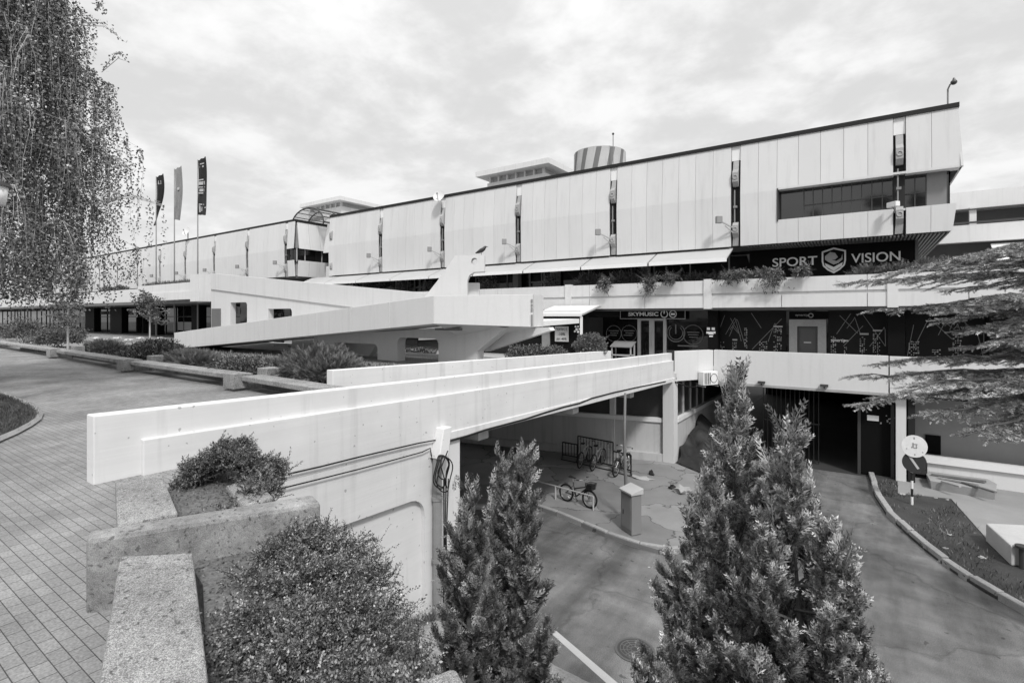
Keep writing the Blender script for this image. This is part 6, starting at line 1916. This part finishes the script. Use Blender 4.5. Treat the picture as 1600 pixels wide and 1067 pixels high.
# --- weeping birch on the left
def birch():
    rng = np.random.default_rng(77)
    bX, bD = -13.6, 12.4
    base = cg(bX, bD, PLAZA)
    root = thing('weeping_birch', 'large weeping birch with long hanging leafy strands, filling the left edge', 'tree', base)
    H = 12.5
    tr = MB(); tr.tube([base, base + np.array([.1, .05, 4]), base + np.array([.2, -.1, 8]), base + np.array([.15, 0, H])], [.26, .2, .12, .03], 10)
    br_ = MB(); lv = Leaves()
    strands = 0
    for k in range(200):
        z = PLAZA + rng.uniform(2.6, H - .3); fr_ = (z - PLAZA) / H
        ph = rng.random() * 2 * math.pi
        ex = abs(math.cos(ph - YAW)); l = rng.uniform(2.5, 3.55 + 1.7 * (1 - ex)) * (1 - .5 * max(0, fr_ - .5) / .5); nodes = np.append(rng.uniform(.04, 1.0, 7) ** .7, (1.0, .9))
        dirv = np.array([math.cos(ph), math.sin(ph), 0])
        s = np.array([base[0] + .1, base[1], z]); rise = rng.uniform(.15, .6)
        ts = np.linspace(0, 1, 9)
        pts = np.array([s + dirv * l * t + np.array([0, 0, l * (rise * t - .62 * rise * t ** 2 - .16 * t ** 3)]) + rng.normal(size=3) * .05 for t in ts])
        br_.tube(pts, list(np.linspace(.035, .002, 9)), 5)
        for q in range(36):
            t = min(1.0, max(.05, rng.choice(nodes) + rng.normal() * .022)); i = min(7, int(t * 8)); f = t * 8 - i
            o = pts[i] * (1 - f) + pts[i + 1] * f
            sd = rng.normal(size=3) * np.array([.5, .5, .1]); o2 = o + sd * .28
            Ls = rng.uniform(.7, 2.5)
            m_ = int(Ls / .043)
            u = np.linspace(0, 1, m_)[:, None]
            sway = rng.normal(size=3) * np.array([.12, .12, 0])
            reach = .35 * (1 - u) * 0
            P = o + (o2 - o) * np.minimum(u * 3, 1) + np.array([0, 0, -1.0]) * Ls * u ** 1.15 + sway * u ** 2 + rng.normal(size=(m_, 3)) * .024
            latX = P @ RT; P = P[P[:, 2] > PLAZA + 1.8 + .5 * rng.random() + np.clip((latX + 11.4) * .62, 0, 2)]
            if len(P) < 4: continue
            A = np.array([0, 0, -.7]) + rng.normal(size=P.shape) * .8
            lv.leaf(P, A,   .070 * rng.uniform(.7, 1.25, len(P)), .052 * rng.uniform(.7, 1.2, len(P)), rng)
            if strands % 2 == 0: br_.tube([P[0], P[len(P) // 3], P[2 * len(P) // 3], P[-1]], [.006, .005, .004, .002], 3, cap=False)
            strands += 1
    # long stray strands reaching out to the right at mid height
    for (x0, y0_, x1, y1_, hang) in ((150, 318, 252, 325, 1), (130, 40, 190, 60, 0), (150, 15, 165, 20, 0), (160, 110, 196, 85, 0), (165, 255, 205, 262, 0)):
        for k in range(3 if hang else 2):
            D = 12.2 + rng.normal() * .3
            a = gd(x0, y0_, D); e = gd(x1 + rng.normal() * 4, y1_ + rng.normal() * 4, D - .3)
            n = 26; u = np.linspace(0, 1, n)[:, None]
            P = a + (e - a) * u + np.array([0, 0, .22]) * np.sin(u * math.pi) + rng.normal(size=(n, 3)) * .03
            lv.leaf(P, rng.normal(size=P.shape) + np.array([0, 0, -.5]), .06, .045, rng)
            br_.tube([P[0], P[n // 2], P[-1]], [.012, .008, .004], 4, cap=False)
            if hang:
                for q in range(6):
                    o = P[int(rng.integers(3, n))]; m_ = int(rng.integers(8, 26)); v = np.linspace(0, 1, m_)[:, None]
                    PP = o + np.array([0, 0, -.062 * m_]) * v + rng.normal(size=(m_, 3)) * .02
                    lv.leaf(PP, rng.normal(size=PP.shape) + np.array([0, 0, -.9]), .058, .042, rng)
    tr.build('trunk', M_BIRCHBARK, root); br_.build('branches', M_BIRCHBARK, root); lv.build('crown', M_BIRCH, root)
birch()

# --- cedar on the right
def cedar():
    rng = np.random.default_rng(5)
    bX, bD = 10.4, 9.2
    base = cg(bX, bD, ROAD + .05)
    root = thing('cedar', 'old cedar reaching in from the right with flat layered needle branches', 'tree', base)
    tr = MB(); tr.tube([base, base + np.array([.05, .05, 4]), base + np.array([0, .1, 9])], [.3, .22, .05], 10)
    br_ = MB(); lv = Leaves()
    def branch(s, e, wid, dens=1.0, drop=.25):
        s = np.array(s, float); e = np.array(e, float); Lb = np.linalg.norm(e - s)
        ts = np.linspace(0, 1, 12)
        pts = np.array([s + (e - s) * t + np.array([0, 0, drop * math.sin(t * math.pi) * .6]) + rng.normal(size=3) * .03 for t in ts])
        br_.tube(pts, list(np.linspace(.05, .007, 12)), 6)
        ax = unit(e - s); sd = unit(np.cross(ax, [0, 0, 1.0]))
        ns = int(32 * Lb / 3.2 * dens)
        for k in range(ns):
            t = .14 + .84 * (k + rng.random()) / ns; i = min(10, int(t * 11)); f = t * 11 - i
            o = pts[i] * (1 - f) + pts[i + 1] * f
            side = 1 if k % 2 else -1
            l = wid * (.30 + .85 * (1 - t)) * rng.uniform(.65, 1.1)
            d = unit(ax * rng.uniform(.55, 1.0) + sd * side * rng.uniform(.6, 1.0) + np.array([0, 0, rng.uniform(-.20, .06)]))
            m_ = max(5, int(l / .036))
            u = np.linspace(.08, 1.0, m_)[:, None]
            Pb = o + d * l * u + np.array([0, 0, -.10]) * l * u ** 2
            br_.tube([Pb[0], Pb[m_ // 2], Pb[-1]], [.007, .005, .002], 4, cap=False)
            A = d + rng.normal(size=(m_, 3)) * .12 + np.array([0, 0, -.12]) + np.cross(d, [0, 0, 1]) * (np.where(np.arange(m_) % 2, .75, -.75) * rng.uniform(.6, 1.1, m_))[:, None]
            LL = (.12 + .09 * rng.random(m_)) * (1 - .3 * u[:, 0])
            Bv = rng.normal(size=(m_, 3))
            for q in range(3):
                s_ = slice(q, None, 3)
                if len(Pb[s_]): lv.inst(TPL_NEEDLE[q], Pb[s_], A[s_], Bv[s_], LL[s_], rng.uniform(-.15, .1, len(Pb[s_])))
    def pxb(px0, py0, D0, px1, py1, D1, wid, dens=1.0, drop=.2):
        tip = gd(px1, py1, D1); st = gd(px0, py0, D0)
        tk = np.array([base[0], base[1], st[2]])
        branch(tk, tip, wid, dens, drop)
    L_ = [(1640, 430, 9.2, 1318, 444, 9.3, 1.0), (1640, 415, 9.4, 1375, 425 + 5, 10.2, .9), (1640, 400, 9.2, 1440, 415, 8.6, .8), (1640, 380, 9, 1505, 400, 8.2, .7),
          (1640, 470, 9.2, 1372, 487, 9.4, .85), (1640, 480, 9.2, 1455, 492, 8.3, .7), (1640, 505, 9.2, 1520, 522, 8.2, .8), (1640, 530, 9, 1560, 540, 8.0, .8),
          (1640, 560, 9.2, 1364, 570, 9.5, .75), (1640, 585, 9.2, 1332, 592, 9.2, .8), (1640, 600, 9.2, 1336, 634, 9.0, .85), (1640, 590, 9.2, 1400, 612, 8.4, .8), (1640, 620, 9.0, 1440, 655, 8.4, .75),
          (1640, 640, 9.0, 1510, 680, 8.2, .65), (1640, 650, 9.0, 1560, 690, 8.0, .6), (1640, 560, 9.6, 1480, 565, 10.6, .8), (1640, 450, 9.6, 1480, 455, 10.8, .8), (1640, 610, 9.6, 1490, 640, 10.2, .8),
          (1640, 520, 9.6, 1500, 515, 10.6, .7), (1640, 405, 9, 1555, 395, 8, .7),
          (1640, 495, 9.8, 1470, 502, 10.8, .8), (1640, 540, 9.8, 1500, 545, 10.9, .8), (1640, 435, 9.8, 1520, 430, 11, .8), (1640, 580, 9.8, 1440, 590, 10.6, .8), (1640, 660, 9.6, 1545, 668, 10.2, .7), (1640, 630, 9.8, 1520, 625, 10.8, .8), (1640, 475, 9.0, 1540, 470, 8.0, .7), (1640, 615, 9.0, 1545, 608, 8.0, .7)]
    for a in L_: pxb(*a)
    for k in range(16):           # the far side of the tree
        z = rng.uniform(-2.6, 2.6); ph = rng.uniform(-1.2, 1.9)
        l = 3.0 * (1 - max(0, z) / 4)
        branch((base[0], base[1], z), (base[0] + l * math.cos(ph), base[1] + l * math.sin(ph), z - .1), .7, .5)
    tr.build('trunk', M_BARK, root); br_.build('branches', M_BARK, root); lv.build('crown', M_CEDAR, root)
cedar()

# --- plants along the upper terrace and the arcade
def hang(px, py0, py1, wpx, lab, seed, y=YP - .12):
    """tuft hanging over the parapet"""
    rng = np.random.default_rng(seed)
    c = gy(px, py0, y); D = float(np.dot(c, FW)); z1 = gy(px, py1, y)[2]; wd = wpx / 800 * D
    root = thing('hanging_plant', lab, 'plant', c, 'plants on the upper parapet')
    lv = Leaves()
    for k in range(34):
        x = c[0] + rng.normal() * wd * .22; Ls = (c[2] - z1) * rng.uniform(.35, 1.0); m_ = 22
        u = np.linspace(0, 1, m_)[:, None]
        P = np.array([x, y + .25, c[2] + .12]) + np.array([0, -.42, 0]) * np.minimum(1, u * 4) - np.array([0, 0, 1]) * (Ls * u + .0) + np.array([rng.normal() * wd * .3, 0, 0]) * u ** 1.5 + rng.normal(size=(m_, 3)) * .05
        lv.leaf(P, rng.normal(size=P.shape) * .7 + np.array([0, -.3, -.7]), .17, .035, rng)
    for k in range(10):
        a = np.array([[rng.normal() * .8, rng.normal() * .4 - .3, rng.random() * .8]])
        lv.inst(TPL_JUN[k % 3], np.array([[c[0] + rng.normal() * wd * .3, y + .2, c[2]]]), a, rng.normal(size=(1, 3)), np.array([.5]), .2)
    lv.build('foliage', M_SHRUB, root)
hang(945, 438, 464, 22, 'narrow hanging plant on the parapet above the left part of the music shop', 51)
hang(1016, 436, 468, 22, 'hanging plant on the parapet above the music shop door', 52)
hang(1050, 432, 448, 20, 'short drooping plant right of the music shop door, on the parapet', 53)
hang(1148, 428, 450, 34, 'drooping juniper tuft over the parapet left of the printed windows', 54)
hang(1207, 426, 462, 34, 'long drooping juniper tuft over the parapet below the sports sign', 55)
hang(1252, 424, 434, 14, 'tiny drooping tuft below the shield emblem', 56)
def ter(px, pyb, w_, h_, lab, seed, m=None, mode='spray', n=900, yy=YP + .75, name='shrub'):
    c = gy(px, pyb, yy); D = float(np.dot(c, FW)); wd = w_ / 800 * D; h = h_ / 800 * D
    zg = 1.25; hh = max(.2, gy(px, pyb - h_, yy)[2] - zg - .12)
    bl = [(c[0] + wd * f, yy + .1 * k, zg + hh * .45, wd * .22, .4, hh * .46) for k, f in enumerate((-.32, 0, .32))]
    shrub(name, lab, bl, n, .12, .06, m or M_SHRUB, seed, group='shrubs on the upper terrace', ground=zg, mode=mode, sprayL=.26, twigs=6, up=.1)
ter(761, 445, 26, 20, 'leafy plant on the terrace right of the concrete fin', 60, mode='leaf', n=900)
ter(922, 440, 40, 18, 'low juniper on the terrace left of the rounded one', 61)
ter(985, 440, 56, 24, 'rounded clipped juniper on the terrace above the music shop', 62, n=1500)
ter(1100, 434, 50, 12, 'low spreading plant on the terrace left of the sports sign', 63)
ter(1160, 430, 60, 14, 'low juniper below the left end of the sports board', 64)
ter(1253, 424, 22, 10, 'tiny clipped bush below the word on the left of the shield', 65, n=200)
ter(1395, 424, 100, 18, 'long flat juniper on the terrace in front of the sports board end', 66, n=2200)
ter(1478, 420, 80, 24, 'dark juniper on the terrace below the slatted soffit', 67, n=1800)
ter(860, 446, 14, 22, 'upright plant on the terrace before the glazed doors', 68, mode='leaf', n=400)
ter(576, 452, 60, 18, 'row of bushes on the terrace under the left awnings', 69, n=500)
ter(625, 450, 36, 18, 'round bush on the terrace left of the terrace door', 70, n=400)
ter(668, 452, 20, 20, 'small bush on the terrace just left of the concrete fin', 71, n=300)
# left terrace planting
for px, w_, lab, sd_ in ((168, 30, 'dark bush on the left terrace under the birch tips', 72), (188, 22, 'small rounded bush on the left terrace', 73)):
    c = gy(px, 456, 20.8); D = float(np.dot(c, FW)); wd = w_ / 800 * D
    shrub('shrub', lab, [(c[0] - wd * .2, 20.9, 2.75, wd * .35, .6, .45), (c[0] + wd * .2, 20.9, 2.7, wd * .35, .6, .4)], 900, .16, .08, M_SHRUB, sd_, group='shrubs on the left terrace', ground=2.3, twigs=8)
rng = np.random.default_rng(9)
lv = Leaves(); xa = gy(222, 445, 17.4)[0]; xb = gy(296, 440, 17.4)[0]
n = 1500; P = np.stack([rng.uniform(xa, xb, n), 17.45 + rng.uniform(0, .5, n), 2.4 + rng.uniform(0, .12, n)], 1)
lv.leaf(P, rng.normal(size=P.shape) * .5 + np.array([0, 0, 1.0]), .35 * rng.uniform(.5, 1.2, n), .04, rng)
lv.build('planter_grass', M_SHRUBL, kind='stuff', label='tufts of dry grass along the left terrace parapet', cat='grass')
# arcade greenery by the kiosk
def arc(px, pyb, w_, h_, lab, seed, y, m=M_SHRUB, n=2600, L=.10, W=.06, nb=3):
    c = gy(px, pyb, y); D = float(np.dot(c, FW)); wd = w_ / 800 * D; h = h_ / 800 * D; zg = c[2] - .15
    bl = [(c[0] + wd * ((k + .5) / nb - .5) * .8, y + .15 * (k % 2), zg + h * .5, wd / nb * .75, .55, h * .55) for k in range(nb)]
    shrub('shrub', lab, bl, n, L, W, m, seed, group='shrubs on the arcade terrace', ground=zg, twigs=20)
arc(838, 566, 112, 27, 'leafy hedge on the arcade terrace left of the clipped bush', 80, 19.0, n=5200, nb=7)
arc(922, 556, 30, 36, 'round clipped bush in front of the music shop', 81, 19.4, M_SHRUBL, n=4200, nb=1, L=.085, W=.05)
arc(655, 562, 70, 20, 'leafy bush seen through the opening under the ramp', 82, 18.4, n=1600)
# grass: lawn, kerb weeds, island
def blades(name, P, h, w_, m, seed, label, kind='stuff', cat='grass'):
    rng = np.random.default_rng(seed); n = len(P); lv = Leaves()
    lv.leaf(P, np.array([0, 0, 1.0]) + rng.normal(size=(n, 3)) * .45, h * rng.uniform(.5, 1.3, n), w_, rng)
    return lv.build(name, m, kind=kind, label=label, cat=cat)
def in_poly(pts, poly):
    poly = np.array(poly); x, y = pts[:, 0], pts[:, 1]; r = np.zeros(len(pts), bool); j = len(poly) - 1
    for i in range(len(poly)):
        xi, yi = poly[i]; xj, yj = poly[j]
        c = ((yi > y) != (yj > y)) & (x < (xj - xi) * (y - yi) / (yj - yi + 1e-12) + xi); r ^= c; j = i
    return r
rng = np.random.default_rng(31)
lp_ = [(p[0], p[1]) for p in lw]; la = np.array(lp_)
pt = rng.uniform(la.min(0), la.max(0), (26000, 2)); pt = pt[in_poly(pt, lp_)]
blades('lawn_grass', np.c_[pt, np.full(len(pt), PLAZA + .03)], .07, .008, M_GRASS, 32, 'short dark grass of the lawn patch at the left edge')
ia = np.array(isl); pt = rng.uniform(ia.min(0), ia.max(0), (30000, 2)); pt = pt[in_poly(pt, isl)]
ap_ = [(p[0], p[1]) for p in ap] + [(17, 17), (17, 24), (1.4, 24)]; pt = pt[~in_poly(pt, ap_)]
dens = np.array([mnoise.noise(Vector((float(p[0]) * .8, float(p[1]) * .8, 4))) for p in pt]); pt = pt[dens > .0]
blades('weeds', np.c_[pt, np.full(len(pt), ROAD + .05)], .13, .018, M_SHRUB, 33, 'low dark weeds on the dirt island')
P = []
for k in range(500):
    t = rng.random(); y = 5.9 + .9 * t; P.append((XB + .12 + rng.random() * .12, y, -5.12 - .25 * t))
blades('weeds', np.array(P), .16, .012, M_SHRUBL, 34, 'tuft of weeds at the foot of the abutment')
pt = rng.uniform((-32, 7), (-9.2, 11.6), (5000, 2))
blades('bed_cover', np.c_[pt, np.full(len(pt), PLAZA + .1)], .16, .03, M_SHRUB, 35, 'low dark ground cover in the shrub bed')
# fallen leaves and crumbs on the near soil
pt = []
for k in range(9000):
    X = rng.uniform(-2.9, -.4); D = rng.uniform(1.7, 5.2); q = cg(X, D, PLAZA + .185); pt.append(q)
pt = np.array(pt); sp_ = [(p[0], p[1]) for p in soil]; pt = pt[in_poly(pt[:, :2], sp_)]
lv = Leaves(); lv.leaf(pt, rng.normal(size=pt.shape) * np.array([1, 1, .4]), .022 * rng.uniform(.5, 1.2, len(pt)), .012, rng)
lv.build('fallen_leaves', M_SHRUBL, kind='stuff', label='fallen leaves on the soil of the near planter', cat='leaves')

# --- belt of tall trees behind the viewpoint, seen as reflections in the window band
rng = np.random.default_rng(88); lv = Leaves(); b = MB()
for k in range(13):
    x = -26 + 5.2 * k + rng.normal() * .8; y = -19 + rng.normal() * 2.5; h = rng.uniform(12.0, 16.0)
    b.tube([(x, y, PLAZA), (x, y, PLAZA + h * .7)], [.25, .08], 8)
    for q in range(16):
        c = np.array([x, y, PLAZA + h * rng.uniform(.25, .95)]); r = (2.6 * (1 - .6 * (c[2] - PLAZA) / h)) 
        c[:2] += rng.normal(size=2) * r * .6
        d = unit(rng.normal(size=(110, 3))); P = c + d * r * .62 * rng.random((110, 1)) ** .4
        lv.leaf(P, rng.normal(size=P.shape), .34, .24, rng)
to = lv.build('tree_belt', M_SHRUB, kind='stuff', label='belt of tall trees behind the viewpoint, mirrored in the window band', cat='trees')
b.build('trunks', M_BARK, to)
